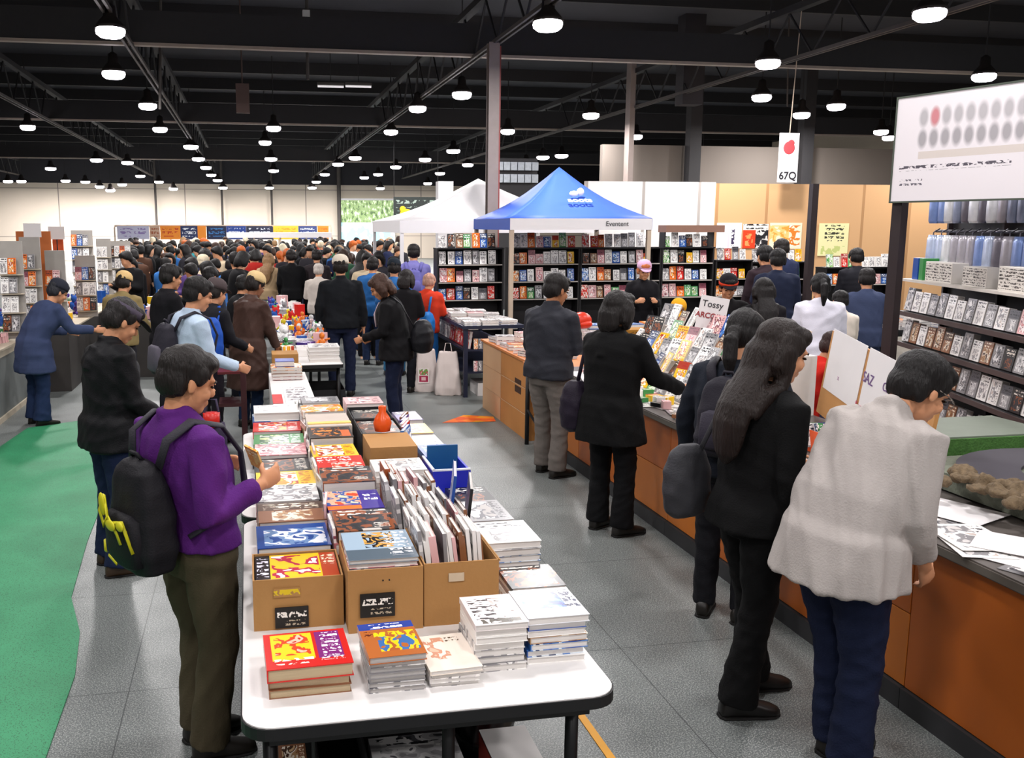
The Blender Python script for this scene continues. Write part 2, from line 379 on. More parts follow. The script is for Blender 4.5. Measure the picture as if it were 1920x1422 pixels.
    if hair:
        mb = MB()
        def E(c, r): mb.ell(H(*c), tuple(a*k for a in r), f.Rh, 18, 12)
        E((0, -.020, .046), (.086, .098, .082)); E((0, -.052, .000), (.078, .062, .078)); E((0, .040, .075), (.068, .052, .040))
        for q in (-1, 1): E((q*.070, .012, .030), (.016, .034, .040)); E((q*.066, -.042, -.010), (.018, .032, .05))
        if hair in ('bob', 'long', 'pony', 'tail'):
            lo = -.11 if hair == 'bob' else -.09; off = .035 if hair == 'long' else .008
            if hair in ('bob', 'long'):
                for q in (-1, 1): mb.tube([H(q*.060, .010-off, .06), H(q*.086, .006-off, 0), H(q*.088, .0-off, -.06), H(q*.078, .01-off, lo)], [.03*k, .030*k, .030*k, .018*k], 12, 1.6)
                mb.tube([H(0, -.06, .05), H(0, -.085, -.02), H(0, -.080, -.09), H(0, -.070, lo-.02)], [.07*k, .078*k, .082*k, .06*k], 14, .55)
            if hair == 'long':
                P = [H(0, -.05, 0), H(0, -.075, -.07)]+[f.T(V((.01, y, z))) for y, z in ((-.130, 1.43), (-.165, 1.36), (-.180, 1.29), (-.182, 1.22), (-.176, 1.16), (-.170, 1.12))]
                mb.tube(P, [a*k for a in (.070, .080, .088, .094, .092, .080, .058, .02)], 20, .46)
                for q in (-1, 1): mb.tube([H(q*.07, .0, -.03), f.T(V((q*.09, -.02, 1.455))), f.T(V((q*.12, -.09, 1.43))), f.T(V((q*.11, -.15, 1.33)))], [.03*k, .032*k, .03*k, .02*k], 10)
            if hair in ('pony', 'tail'):
                b = H(0, -.115, .02 if hair == 'tail' else -.01)
                mb.ell(b, (.038*k, .036*k, .036*k)); mb.tube([b, b+V((0, -.05, -.03))*k, b+V((0, -.07, -.12))*k, b+V((0, -.055, -.22))*k], [.024*k, .036*k, .034*k, .012*k], 12)
        me = remesh(mb.mesh('hair'), max(.024 if far else .007, .006), 2 if hair == 'short' else 7, fold=0 if far else (.0022 if hair == 'long' else .0042), fs=2.4 if hair != 'long' else 3.2, seed=seed+3, vert=True)
        parts['hair'] = link('hair', me, hairmat(haircol), root, True)
    if eyes and not far:
        for q in (-1, 1):
            mb = MB(); mb.ell(H(q*.031, .0815, .002), (.012*k, .006*k, .005*k), f.Rh, 10, 6); mb.build('eye', mat('eye', '#0e0a08', .2), root, True)
            mb = MB(); mb.tube([H(q*.014, .090, .019), H(q*.032, .089, .024), H(q*.050, .078, .018)], [.003*k, .004*k, .002*k], 8); mb.build('eyebrow', hairmat(haircol), root, True)
    root['_x'] = 0; del root['_x']
    f.root = root; f.parts = parts; f.H = H; f.face = face; f.pos = V((X, Y, z0))
    return f
def wm(f): return Matrix.Translation(f.pos)@Matrix.Rotation(-R(f.face), 4, 'Z')
def cap_on(f, c, brim=True, name='cap', label=None, tilt=0, band=None):
    mb = MB(); H = f.H; k = f.hk
    rs = []
    for a, z, o in ((.091, .034, -.012), (.092, .06, -.012), (.088, .09, -.015), (.072, .118, -.018), (.045, .136, -.02), (.01, .142, -.02)):
        rs.append((H(0, o, z), f.Rh@V((a, 0, 0))*k, f.Rh@V((0, a*1.12, 0))*k))
    mb.rings(rs, 22)
    if brim:
        mb.rings([(H(0, .075, .048), f.Rh@V((.07, 0, 0))*k, f.Rh@V((0, .01, .004))*k), (H(0, .10, .046), f.Rh@V((.068, 0, 0))*k, f.Rh@V((0, .01, .004))*k), (H(0, .135, .036), f.Rh@V((.05, 0, 0))*k, f.Rh@V((0, .008, .003))*k), (H(0, .155, .03), f.Rh@V((.02, 0, 0))*k, f.Rh@V((0, .004, .002))*k)], 14)
    o = mb.build(name, cloth(c), f.root, True)
    if label: o['label'] = label
    if band:
        mb = MB(); mb.rings([(H(0, -.012, z), f.Rh@V((.0945, 0, 0))*k, f.Rh@V((0, .106, 0))*k) for z in (.036, .066)], 22); b = mb.build('band', cloth(band), o, True)
    return o
def backpack(f, label, c, w=.30, h=.42, d=.16, zc=1.16, yoff=-.13, name='backpack', straps=True, decos=None, pocket=None, shift=0.0, oneside=None, strapc=None):
    """stands against the back of figure f; top-level"""
    k = f.k; A = Matrix.Rotation(-f.ang(zc), 3, 'X'); c0 = f.T(V((shift, yoff-d*.42, zc)))
    W = wm(f); root = thing(name, label, 'backpack'); root.matrix_world = W@Matrix.Translation(c0)@A.to_4x4()
    mb = MB(); mb.rings([((0, .01*(j > 2), z*h/2), (w/2*a, 0, 0), (0, d/2*b, 0)) for j, (z, a, b) in enumerate(((-1, .55, .5), (-.93, .88, .85), (-.6, 1, 1.05), (0, .97, 1), (.5, .9, .85), (.8, .74, .66), (.95, .5, .42), (1, .25, .2)))], 24, p=3)
    me = remesh(mb.mesh('pack'), .009, 2, fold=.004, seed=5); link('pack', me, cloth(c, .6), root, True)
    mb = MB(); mb.rings([((0, -d*.40-.0*z, -h*.17+z*h*.24), (w*.38*a, 0, 0), (0, d*.22*a, 0)) for z, a in ((-1, .6), (-.85, .95), (0, 1), (.8, .95), (1, .6))], 20, p=3)
    mb.build('pocket', cloth(pocket or c, .6), root, True)
    mb = MB(); mb.tube([(-.03, .02, h*.48), (-.02, .0, h*.55), (.02, .0, h*.55), (.03, .02, h*.48)], .008, 8); mb.build('loop', cloth(c, .6), root, True)
    if straps:
        iw = root.matrix_world.inverted()@W
        for q in (-1, 1):
            if oneside and q != oneside: continue
            P = [(q*.09, -.135, 1.30), (q*.115, -.11, 1.40), (q*.125, -.02, 1.452), (q*.13, .08, 1.405), (q*.135, .135, 1.28), (q*.15, .12, 1.14), (q*.175, .02, 1.06), (q*.14, -.10, 1.0)]
            mb = MB(); pts = [iw@f.T(V((x*f.wide, y*1.22+.0, z+.012))) for x, y, z in P]
            mb.tube(pts, [.026]*len(P), 12, .35, ref=(1, 0, 0)); mb.build('strap', cloth(strapc or c, .6), root, True)
    if decos: decos(root, w, h, d)
    return root
# ---------------------------------------------------------------- setting
def flat_quad(name, pts, m, th_=.0):
    mb = MB(); n = len(pts)
    vs = [V(p) for p in pts]+[V(p)-V((0, 0, .02)) for p in pts]
    mb.add(vs, [tuple(range(n)), tuple(range(2*n-1, n-1, -1))]+[(i, (i+1) % n, n+(i+1) % n, n+i) for i in range(n)])
    return mb.build(name, m)
def floor_mat():
    m, nt, b = nmat('floor'); h = NT(nt); tc = nt.nodes.new('ShaderNodeTexCoord'); v = tc.outputs['Object']
    c = h.ramp(h.noise(v, 1.1, 3), ['#565b5c', '#666b6a', '#5e6362'], False)
    sp = h.noise(v, 150, 2); c = h.mix(h.math('GREATER_THAN', sp, .56), c, srgb('#969a96')); c = h.mix(h.math('LESS_THAN', sp, .40), c, srgb('#4a4f51'))
    s = nt.nodes.new('ShaderNodeSeparateXYZ'); nt.links.new(v, s.inputs[0])
    g = None
    for o in (0, 1):
        f = h.math('FRACT', h.math('MULTIPLY', s.outputs[o], 1/1.2)); q = h.math('LESS_THAN', h.math('ABSOLUTE', h.math('SUBTRACT', f, .5)), .0022)
        g = q if g is None else h.math('MAXIMUM', g, q)
    c = h.mix(g, c, srgb('#3c4041')); nt.links.new(c, b.inputs['Base Color'])
    r = h.math('ADD', h.math('MULTIPLY', h.noise(v, 2.2, 4), .25), .30); nt.links.new(r, b.inputs['Roughness'])
    b.inputs['Specular IOR Level'].default_value = .5
    return m
struct(MB().span((-26, -6, -.1), (30, 63, 0)).build('floor', floor_mat()))
cm, nt, b = nmat('carpet'); h = NT(nt); tc = nt.nodes.new('ShaderNodeTexCoord')
c = h.ramp(h.noise(tc.outputs['Object'], 1.3, 3), ['#1d6b45', '#2f8a5d', '#277a50'], False); c = h.mix(h.math('GREATER_THAN', h.noise(tc.outputs['Object'], 160, 2), .6), c, srgb('#175c39'))
nt.links.new(c, b.inputs['Base Color']); b.inputs['Roughness'].default_value = .62
CP = [(-1.86, 10.6), (-1.55, 9.3), (-1.30, 8.3), (-1.16, 7.2), (-1.13, 6.4), (-1.06, 5.4), (-.93, 4.9), (-.87, 4.4), (-.86, 3.6), (-.9, 2.5), (-.95, 1), (-3.2, 1), (-3.2, 3), (-2.9, 6), (-2.5, 8.4), (-2.35, 10.3)]
cpo = flat_quad('carpet', [(x, y, .008) for x, y in CP], cm); tag(cpo, 'green carpet runner laid along the left aisle floor', 'carpet')
tape = mat('tape', '#e8a21c', .5)
def strip(name, label, a, b, w, m=tape, z=.004):
    a, b = V(a+(0,)), V(b+(0,)); d = (b-a).normalized(); n = V((-d.y, d.x, 0))*w/2
    mb = MB(); mb.box((a+b)/2+V((0, 0, z/2)), (w, (b-a).length, z), rz=math.atan2(-d.x, d.y)); return tag(mb.build(name, m), label, 'floor tape')
strip('floor_tape', 'yellow floor tape line running under the near right table leg', (1.37, 3.9), (1.40, 1.5), .035)
strip('floor_tape', 'orange yellow tape line on the floor at far left beside the green carpet', (-2.17, 8.0), (-2.10, 10.2), .05)
mb = MB(); mb.add([(2.02, 9.75, .003), (2.62, 9.72, .003), (2.66, 9.98, .003), (2.35, 10.12, .003), (2.18, 9.93, .003)], [(0, 1, 2, 3, 4)])
fo = mb.build('floor_sticker', art('fsticker', ['#e0561e', '#f0741c', '#f0a01c', '#f6c21e'], [], .5, rnd=False)); tag(fo, 'orange and yellow printed sticker on the floor below the dark blue shelf', 'sticker')
# walls
beige = mat('wall_paint', '#cdbfae', .8, var=.06, scale=.4)
def wallm(name, c, seam, sz):
    m, nt, b = nmat(name); h = NT(nt); tc = nt.nodes.new('ShaderNodeTexCoord'); s = nt.nodes.new('ShaderNodeSeparateXYZ'); nt.links.new(tc.outputs['Object'], s.inputs[0])
    c0 = h.mix(h.noise(tc.outputs['Object'], .5, 3), srgb(c), tuple(v*.9 for v in srgb(c)[:3])+(1,)); g = None
    for o, per, w in ((0, sz[0], .06), (2, sz[1], .04)):
        f = h.math('ABSOLUTE', h.math('SUBTRACT', h.math('FRACT', h.math('DIVIDE', s.outputs[o], per)), .5)); q = h.math('LESS_THAN', f, w/per/2)
        g = q if g is None else h.math('MAXIMUM', g, q)
    nt.links.new(h.mix(g, c0, srgb(seam)), b.inputs['Base Color']); b.inputs['Roughness'].default_value = .8
    return m
struct(MB().span((-26, 62, 0), (30, 62.4, 7.2)).build('wall_back', wallm('wallback', '#d8cbbb', '#8a8078', (7.6, 2.95))))
struct(MB().span((-26.3, 12, 0), (-26, 62, 7.2)).build('wall_left', beige))
struct(MB().span((30, 12, 0), (30.3, 62, 7.2)).build('wall_right', beige))
dark = mat('ceiling_paint', '#36363c', .85, var=.25, scale=1.2)
mb = MB(); mb.span((-26.3, -6, 6.9), (30.3, 62.4, 7.0)); o = mb.build('ceiling', dark); struct(o)
# dark upper wall band behind the steel
struct(MB().span((-26, 61.75, 4.75), (30, 61.98, 6.9)).build('trim_1', mat('darkband', '#2e2d31', .9)))
steel = mat('steel_dark', '#4a4542', .6, var=.3, scale=3); steel2 = mat('steel_black', '#2b2a2c', .7); lit_flange = mat('steel_lit_flange', '#a3968b', .55)  # beam flange steel paler: its lamplit look is put into the colour
# roof trusses along the hall
def truss(X, y0, y1, label, z0=5.15, z1=6.0):
    t = thing('roof_truss', label, 'truss', (X, y0, z0), 0, 'roof trusses running down the hall'); L = y1-y0
    mb = MB(); mb.span((-.07, 0, -.02), (-.03, L, .04)); mb.span((.03, 0, -.02), (.07, L, .04)); mb.build('bottom_chord', steel, t)
    MB().span((-.08, 0, z1-z0), (.08, L, z1-z0+.12)).build('top_chord', steel2, t)
    mb = MB(); n = int(L/1.6)
    for i in range(n): y = L*i/n; s = L/n; mb.tube([(0, y, 0), (0, y+s/2, z1-z0)], .022, 5); mb.tube([(0, y+s/2, z1-z0), (0, y+s, 0)], .022, 5)
    mb.build('web', steel2, t)
for X, lab in ((-5.6, 'dark open web truss farthest to the left under the roof'), (-1.87, 'dark open web truss running overhead left of the nearest lamp row'), (4.2, 'dark open web truss carried by the grey column'), (10.0, 'dark open web truss farthest to the right under the roof'), (-13.4, 'dark open web truss over the far left stalls')):
    truss(X, -2 if X > -10 else 20, 61, lab)
for i, (Y, lab) in enumerate(((17.35, 'nearest long steel beam crossing the black roof'), (29.75, 'second steel beam crossing the roof from the front'), (46.2, 'farthest steel beam crossing the roof before the back wall'))):
    t = thing('roof_beam', lab, 'beam', (0, Y, 5.2)); MB().span((-25, -.05, 0), (29, .05, .55)).build('web_plate', steel2, t); MB().span((-25, -.07, -.03), (29, .07, .02)).build('bottom_flange', lit_flange, t)
for i, Y in enumerate((9, 12.3, 18.8, 22, 29, 32.5, 36, 39, 46, 50, 54, 58)):
    tag(MB().span((-25.5, Y-.05, 6.55), (29.5, Y+.05, 6.9)).build('roof_purlin', steel2), 'black roof purlin fixed under the ceiling deck', 'purlin', 'roof purlins under the deck')
# column
p = aty(921, 300, 15.85)
t = thing('steel_column', 'tall grey steel column standing behind the blue tent', 'column', (4.15, 15.85, 0))
mb = MB(); mb.span((-.09, -.09, 0), (.09, -.07, 5.15)); mb.span((-.09, .07, 0), (.09, .09, 5.15)); mb.span((-.02, -.07, 0), (.02, .07, 5.15)); mb.build('shaft', mat('colgrey', '#8d817c', .5), t)
MB().span((-.2, -.2, 0), (.2, .2, .03)).build('base_plate', steel, t); MB().span((.09, -.03, 1.5), (.13, .03, 5.1)).build('conduit', mat('conduit_red', '#8f4440', .5), t)
for x, lab in ((293, 'thin pipe riser on the left of the back wall'), (417, 'pipe riser on the back wall left of the banners centre'), (510, 'pipe riser on the back wall above the yellow banner'), (636, 'pipe riser beside the bright doorway')):
    q = aty(x, 400, 61.6); tag(MB().cyl((q.x, 61.6, 0), (q.x, 61.6, 6.5), .13 if x == 636 else .07, 10).build('pipe_riser', steel), lab, 'pipe')
# right side back wall and posts
struct(MB().span((9.3, 24, 0), (29, 24.2, 4.25)).build('wall_right_partition', mat('wallgrey', '#756d66', .8, var=.1, scale=.5)))
for x, lab in ((1300, 'black pillar on the grey wall above the white panels'), (1180, 'grey pillar rising left of the hanging banner over the white panels'), (1510, 'grey pillar on the wall right of the hanging banner')):
    q = aty(x, 300, 23.6); tag(MB().span((q.x-(.16 if x != 1180 else .07), 23.5, 0), (q.x+(.16 if x != 1180 else .07), 23.8, 6.88)).build('pillar', steel2 if x != 1180 else mat('colgrey', '#8d817c', .5)), lab, 'pillar')
# doorway in the back wall
fr = mat('door_frame', '#d5d5d8', .5)
a = aty(640, 440, 61.5); b_ = aty(738, 376, 61.5)
d1 = thing('door_1', None, None, (a.x, 61.6, 0)); struct(d1); w_ = b_.x-a.x; h_ = b_.z
del_keys = [k for k in ('label', 'category') if k in d1]
for k_ in del_keys: del d1[k_]
MB().span((-.1, 0, 0), (0, .2, h_+.1)).span((w_, 0, 0), (w_+.1, .2, h_+.1)).span((-.1, 0, h_), (w_+.1, .2, h_+.12)).build('door_frame', fr, d1)
gm, nt, b = nmat('outdoors'); hh = NT(nt); tc = nt.nodes.new('ShaderNodeTexCoord'); s = nt.nodes.new('ShaderNodeSeparateXYZ'); nt.links.new(tc.outputs['Generated'], s.inputs[0])
fol = hh.ramp(hh.noise(hh.mapv(tc.outputs['Generated'], (9, 1, 5)), 2.2, 4), ['#48603a', '#7d9461', '#b9d0a8', '#f2ffff'])
sky_ = hh.mix(hh.math('GREATER_THAN', hh.noise(hh.mapv(tc.outputs['Generated'], (5, 1, 3)), 1.5, 2), .52), srgb('#8fe0ff'), srgb('#f4ffff'))
cc = hh.mix(hh.math('GREATER_THAN', s.outputs[2], .62), sky_, fol); nt.links.new(cc, b.inputs['Base Color']); nt.links.new(cc, b.inputs['Emission Color']); b.inputs['Emission Strength'].default_value = 1.0
struct(MB().span((a.x, 61.62, 0), (a.x+w_, 61.7, h_)).build('window_1', gm))
# ---------------------------------------------------------------- hall lamps
bulb = emis('lamp_glass', '#fff6ff', 14.0); hous = mat('lamp_housing', '#3b3634', .5, .6)
LP = [(213,138),(1428,182),(52,238),(300,242),(513,240),(733,247),(952,246),(1192,256),(1743,25),(866,177),(207,58),(1027,45),(277,198),(783,203),(1108,216),(1568,199),
 (95,316),(181,300),(239,305),(372,298),(386,314),(508,298),(513,320),(634,308),(666,296),(742,313),(797,299),(877,309),(1053,292),(1503,215),(1652,247),(1667,258),(1318,295),(1440,118),
 (497,267),(358,275),(850,283),(263,330),(229,346),(123,339),(160,341),(187,350),(207,357),(325,354),(418,352),(408,338),(505,352),(585,352),(609,327),(593,341),(683,333),(709,327),(713,353),(802,344),(825,325),(40,340),(298,341),(396,328),(15,340),(1845,143),(986,306),(1018,295)]
OFF = [(-4.2, 8.6), (-.6, 8.8), (2.9, 8.4), (6.6, 8.6), (10.5, 9), (-3, 4.6), (.6, 4.4), (4.0, 4.8), (7.6, 4.2), (-1.5, .4), (2.0, .6), (5.5, .2), (-8, 7), (-1.2, -3), (3, -3)]
def lamp(p, r, label, group, power):
    t = thing('high_bay_lamp', label, 'lamp', p, 0, group)
    mb = MB(); mb.rings([((0, 0, z), (a*r, 0, 0), (0, a*r, 0)) for z, a in ((-.10, .35), (-.09, .7), (-.05, .95), (0, 1), (.03, .95))], 16); mb.build('diffuser', bulb, t, True)
    mb = MB(); mb.lathe([(.03, r*1.06), (.09, r*.9), (.2, r*.45), (.34, r*.4), (.38, r*.15)], n=16); mb.build('housing', hous, t, True)
    MB().cyl((0, 0, .36), (0, 0, 6.88-p[2]), .015, 6).build('rod', steel2, t)
    l = bpy.data.lights.new('lamp_light', 'AREA'); l.shape = 'DISK'; l.size = r*2; l.energy = power; l.color = (1, .965, .955)
    lo = bpy.data.objects.new('lamp_light', l); col.objects.link(lo); lo.parent = t; lo.location = (0, 0, -.14)
hidden_side = ['left', 'centre', 'right']
for i, (x, y) in enumerate(LP):
    z = 4.9 if y < 335 else 4.7
    p = at(x, y, z)
    if p.y > 58: p = aty(x, y, 57.5)
    dist = 'large near' if p.y < 20 else 'mid-distance' if p.y < 34 else 'small far' if p.y < 52 else 'tiny farthest'
    reg = 'far left' if x < 200 else 'left' if x < 420 else 'centre left' if x < 640 else 'centre' if x < 860 else 'centre right' if x < 1150 else 'right' if x < 1500 else 'far right'
    lamp(p, .21 if p.y < 34 else .26, None, 'high bay lamps over the hall', LAMP_W*2.0 if p.y < 40 else LAMP_W*2.2)
    LP[i] = (p, dist, reg)
allp = [o for o in col.objects if o.name.startswith('high_bay_lamp')]
from collections import defaultdict
gr = defaultdict(list)
for o, (p, dist, reg) in zip(allp, LP): gr[(dist, reg)].append(o)
ORD = ['first', 'second', 'third', 'fourth', 'fifth', 'sixth', 'seventh', 'eighth', 'ninth', 'tenth', 'eleventh', 'twelfth', 'thirteenth', 'fourteenth', 'fifteenth', 'sixteenth', 'seventeenth', 'eighteenth', 'nineteenth', 'twentieth'] + ['twenty-'+w for w in ('first', 'second', 'third', 'fourth', 'fifth', 'sixth', 'seventh', 'eighth', 'ninth')]+['thirtieth']+['thirty-'+w for w in ('first', 'second', 'third', 'fourth', 'fifth', 'sixth', 'seventh', 'eighth', 'ninth')]+['fortieth']+['forty-'+w for w in ('first', 'second', 'third', 'fourth', 'fifth', 'sixth', 'seventh', 'eighth', 'ninth')]
for (dist, reg), l in gr.items():
    l.sort(key=lambda o: math.atan2(o.location.x, o.location.y))
    for i, o in enumerate(l): o['label'] = '%s round lamp over the hall %s%s' % (dist, reg, '' if len(l) == 1 else ', %s from left there' % ORD[i])
for x, y in OFF: lamp((x, y, 5.1), .24, 'round high bay lamp above the near stalls', 'high bay lamps above the near stalls', LAMP_W*.85)
# two tube lights
for x, lab in ((620, 'left half of the dim pair of tube lights under the roof'), (672, 'right half of the dim pair of tube lights under the roof')):
    q = aty(x, 160, 24); t = thing('tube_light', lab, 'lamp', q, 0, 'pair of tube lights'); MB().span((-.33, -.06, 0), (.33, .06, .06)).build('housing', steel, t); MB().cyl((-.32, 0, -.03), (.32, 0, -.03), .025, 8).build('tube', emis('tube', '#e8e4e6', .8), t); MB().cyl((0, 0, .05), (0, 0, 6.88-q.z), .012, 5).build('rod', steel2, t)
for x, y, lab in ((455, 185, 'brownish loudspeaker box hung in the dark roof left of the tube lights'), (1297, 60, 'dark vertical duct at the right of the roof')):
    q = aty(x, y, 21); mb = MB(); mb.span(q+V((-.14, -.1, -.3)), q+V((.14, .1, .3))).cyl((q.x, q.y, q.z+.29), (q.x, q.y, 6.89), .015, 6) if x < 900 else mb.span((q.x-.25, 20.8, 4.9), (q.x+.25, 21.2, 6.9))
    tag(mb.build('loudspeaker' if x < 900 else 'duct', mat('brownbox', '#5c4a45', .7) if x < 900 else mat('duct', '#2c2a2e', .6)), lab, 'loudspeaker' if x < 900 else 'duct')
# ducts and pipes
for (x0, y0, x1, y1, Y, r, lab) in ((300, -60, 300, 205, 20, .03, 'thin drop pipe left of centre under the roof'), (573, -130, 577, 150, 18, .03, 'drop pipe with a small white sensor in the roof'), (1475, 95, 1476, 200, 20, .02, 'thin rod above the hanging banner')):
    a, b = aty(x0, y0, Y), aty(x1, y1, Y); a.z = 6.89; tag(MB().cyl(a, b, r, 6).build('pipe', steel), lab, 'pipe')
q = aty(574, 26, 18); tag(MB().box(q, (.13, .1, .12)).build('sensor_box', mat('white_plastic', '#e8e8e8', .5)), 'small white sensor box on the drop pipe in the roof', 'sensor')
HOLD = {'R': ((.22, .12, -1), (-.35, 1.0, .25), .7), 'L': ((-.22, .12, -1), (.35, 1.0, .25), .7)}
# ---- near people
def wperson(x, ytop, hgt, **kw):
    p = at(x, ytop, hgt); return p.x, p.y
# man in purple shirt
f = Fig(1.68, lean=-6, nod=22, turn=12, wide=1.2, arms={'R': ((.26, -.12, -1), (-.12, 1.0, .30), .55), 'L': ((-.2, .0, -1), (.45, 1.0, .28), .6)}, feet={'R': (.085, -.03, 22), 'L': (-.075, .02, 6)})
P1 = person('person', 'person in a purple shirt and olive trousers reading at the white table', -.235, 3.66, 57, f, top=dict(c='#54206e', hem=.93, bulk=1.09, flare=.0, sl=.95, collar=.05, fold=.0085, name='shirt', rough=.8),
            pants=dict(c='#4a4232', w=1.12, bot=.075), hair='short', haircol='#17110f', vox=.010, seed=11, skin='#c98d67')
mb = MB(); mb.rings([P1.ring(z, .168*1.09, .133*1.09) for z in (.935, .965)], 24, p=2.3); mb.build('belt', mat('belt', '#1a120e', .4), P1.root, True)
def deco1(r, w, h, d):
    y = mat('yellow_print', '#c9c21c', .5)
    for c_, s_ in (((-.035, -.128, .07), (.022, .01, .045)), ((.02, -.132, .0), (.04, .008, .022)), ((.075, -.122, .005), (.028, .01, .020))): MB().ell(c_, s_, n=10, m=6).build('emblem', y, r, True)
    for pts, rr in (([(-.04, -.115, .10), (-.06, -.13, .04), (-.03, -.135, -.01), (.0, -.13, .03), (-.04, -.115, .10)], .012), ([(.0, -.13, .03), (.05, -.125, -.03), (.06, -.12, -.07)], .010), ([(.02, -.13, .01), (.08, -.115, .02), (.09, -.11, -.02), (.11, -.10, -.10)], .007), ([(-.12, -.10, -.10), (-.09, -.115, -.13), (-.12, -.10, -.15)], .007), ([(-.03, -.13, -.13), (.03, -.13, -.15)], .007)):
        MB().tube(pts, rr, 8, .4).build('emblem', y, r, True)
backpack(P1, 'black backpack with yellow print on the back of the purple shirt', '#1d1c20', w=.32, h=.44, d=.18, zc=1.10, yoff=-.15, decos=deco1, strapc='#302e35')
bkm = MB(); bkm.box((0, 0, 0), (.08, .008, .11)); wv = wm(P1)@((P1.arm['R'][2]+P1.arm['L'][2])/2+P1.arm['R'][3]*.13)
o = bkm.build('leaflet', art('leaf', ['#e8923a', '#f0c070', '#e06a30'], [(.1, .6, .9, .9, 'text', ('#fff2d0', 5, 2))], axes='xz'), loc=wv+V((0, 0, .02)), rot=(.5, .2, -R(50))); tag(o, 'orange leaflet held open by the person in purple', 'leaflet')
# boy in black jacket with visor
f = Fig(1.71, lean=4, nod=32, turn=8, wide=1.02, arms={'R': ((.1, .15, -1), (-.2, .8, -.5), .5), 'L': ((-.12, .0, -1), (.05, .28, -1), .3)}, feet={'R': (.12, -.06, 16), 'L': (-.14, .0, -10)})
P2 = person('person', 'person in a black hooded jacket and dark visor looking down beside the green carpet', -.86, 5.85, 58, f, top=dict(c='#121215', hem=.80, bulk=1.16, sl=1.0, hood=True, collar=.05, fold=.008, rough=.6, flare=.02),
            pants=dict(c='#1b2440', w=1.08, bot=.075), hair='short', haircol='#151010', vox=.011, seed=21, shoes='#3a2a1c')
mb = MB(); mb.rings([(P2.H(0, -.010, z), P2.Rh@V((.094, 0, 0)), P2.Rh@V((0, .108, 0))) for z in (.045, .085)], 24); v = mb.build('visor_band', cloth('#4a4350'), P2.root, True)
MB().rings([(P2.H(0, y, z), P2.Rh@V((a, 0, 0)), P2.Rh@V((0, .01, .005))) for y, z, a in ((.08, .055, .08), (.12, .045, .075), (.16, .03, .045), (.17, .025, .015))], 14).build('brim', cloth('#231f25'), v, True)
e = P2.arm['L']; q0 = lerp(e[0], e[1], .42)+V((-.074, -.012, 0)); MB().box(q0, (.006, .075, .05)).build('sleeve_patch', mat('patch', '#c9c3bb', .7), P2.root, False, rot=None)
text('MAJ', .032, mat('ink', '#26242a', .6), P2.root, q0+V((-.0045, 0, 0)), (R(90), 0, R(-90)), 'patch_lettering')
MB().box(lerp(e[1], e[2], .45)+V((-.055, 0, 0)), (.01, .05, .028)).build('cuff_tab', mat('tab', '#b8aeb0', .6), P2.root)
# man in light blue shirt
f = Fig(1.74, lean=6, nod=18, turn=6, wide=1.06, arms={'R': ((.1, .25, -1), (-.1, .9, -.35), .5), 'L': ((-.1, .1, -1), (.1, .5, -.9), .5)})
P3 = person('person', 'person in a pale blue shirt with dark hair standing behind the purple shirt', -.50, 7.55, 66, f, top=dict(c='#b4c6da', hem=.86, bulk=1.1, collar=.04, name='shirt', fold=.009), pants=dict(c='#2a2530'), hair='short', haircol='#120e0e', vox=.013, seed=31)
backpack(P3, 'grey and black backpack on the back of the pale blue shirt', '#2c2a33', w=.30, h=.42, d=.17, pocket='#55515c')
q0 = at(397, 772, .93); q0 = V((-.18, 6.45, .93))
t = thing('tote_bag', 'dark tote bag with a red top hanging by the pale blue shirt', 'bag', (-.30, 6.95, .28)); t.scale = (.72, .72, .80); MB().rings([((0, 0, z), (a, 0, 0), (0, .06, 0)) for z, a in ((0, .12), (.1, .15), (.4, .15), (.5, .13))], 16, p=3).build('bag_body', cloth('#3b3448'), t, True); MB().rings([((0, -.02, z), (a, 0, 0), (0, .07, 0)) for z, a in ((.47, .08), (.60, .085))], 16).build('pouch', mat('red_vinyl', '#c8251c', .35), t, True); MB().tube([(-.09, 0, .5), (-.05, 0, .72), (.05, 0, .72), (.09, 0, .5)], .012, 8).build('handle', cloth('#3b3448'), t, True)
# brown coat
f = Fig(1.65, lean=8, nod=20, turn=0, arms={'R': ((.15, .3, -1), (-.15, .5, -.8), .4), 'L': ((-.15, .1, -1), (.1, .4, -.9), .4)})
P4 = person('person', 'person in a long brown coat and tan cap at the middle table', -.03, 9.95, 50, f, top=dict(c='#43302a', hem=.45, bulk=1.15, flare=.05, collar=.05, name='coat', fold=.009, rough=.5), pants=dict(c='#20304c'), hair='short', haircol='#191210', vox=.013, seed=41, skin='#8a5a40')
cap_on(P4, '#cdb282', brim=False)
# man black jacket, cream cap from behind
f = Fig(1.76, lean=2, nod=6, arms={'R': ((.28, .0, -1), (.05, .25, -1), .3), 'L': ((-.28, .0, -1), (-.05, .3, -1), .3)}, wide=1.08)
P5 = person('person', 'person in a black jacket and cream cap walking away down the aisle', 1.12, 11.6, 4, f, top=dict(c='#16181c', hem=.86, bulk=1.14, collar=.05, fold=.008), pants=dict(c='#1b2138', bot=.07), hair='short', haircol='#1a1310', vox=.014, seed=51)
cap_on(P5, '#d4c9b8', brim=False)
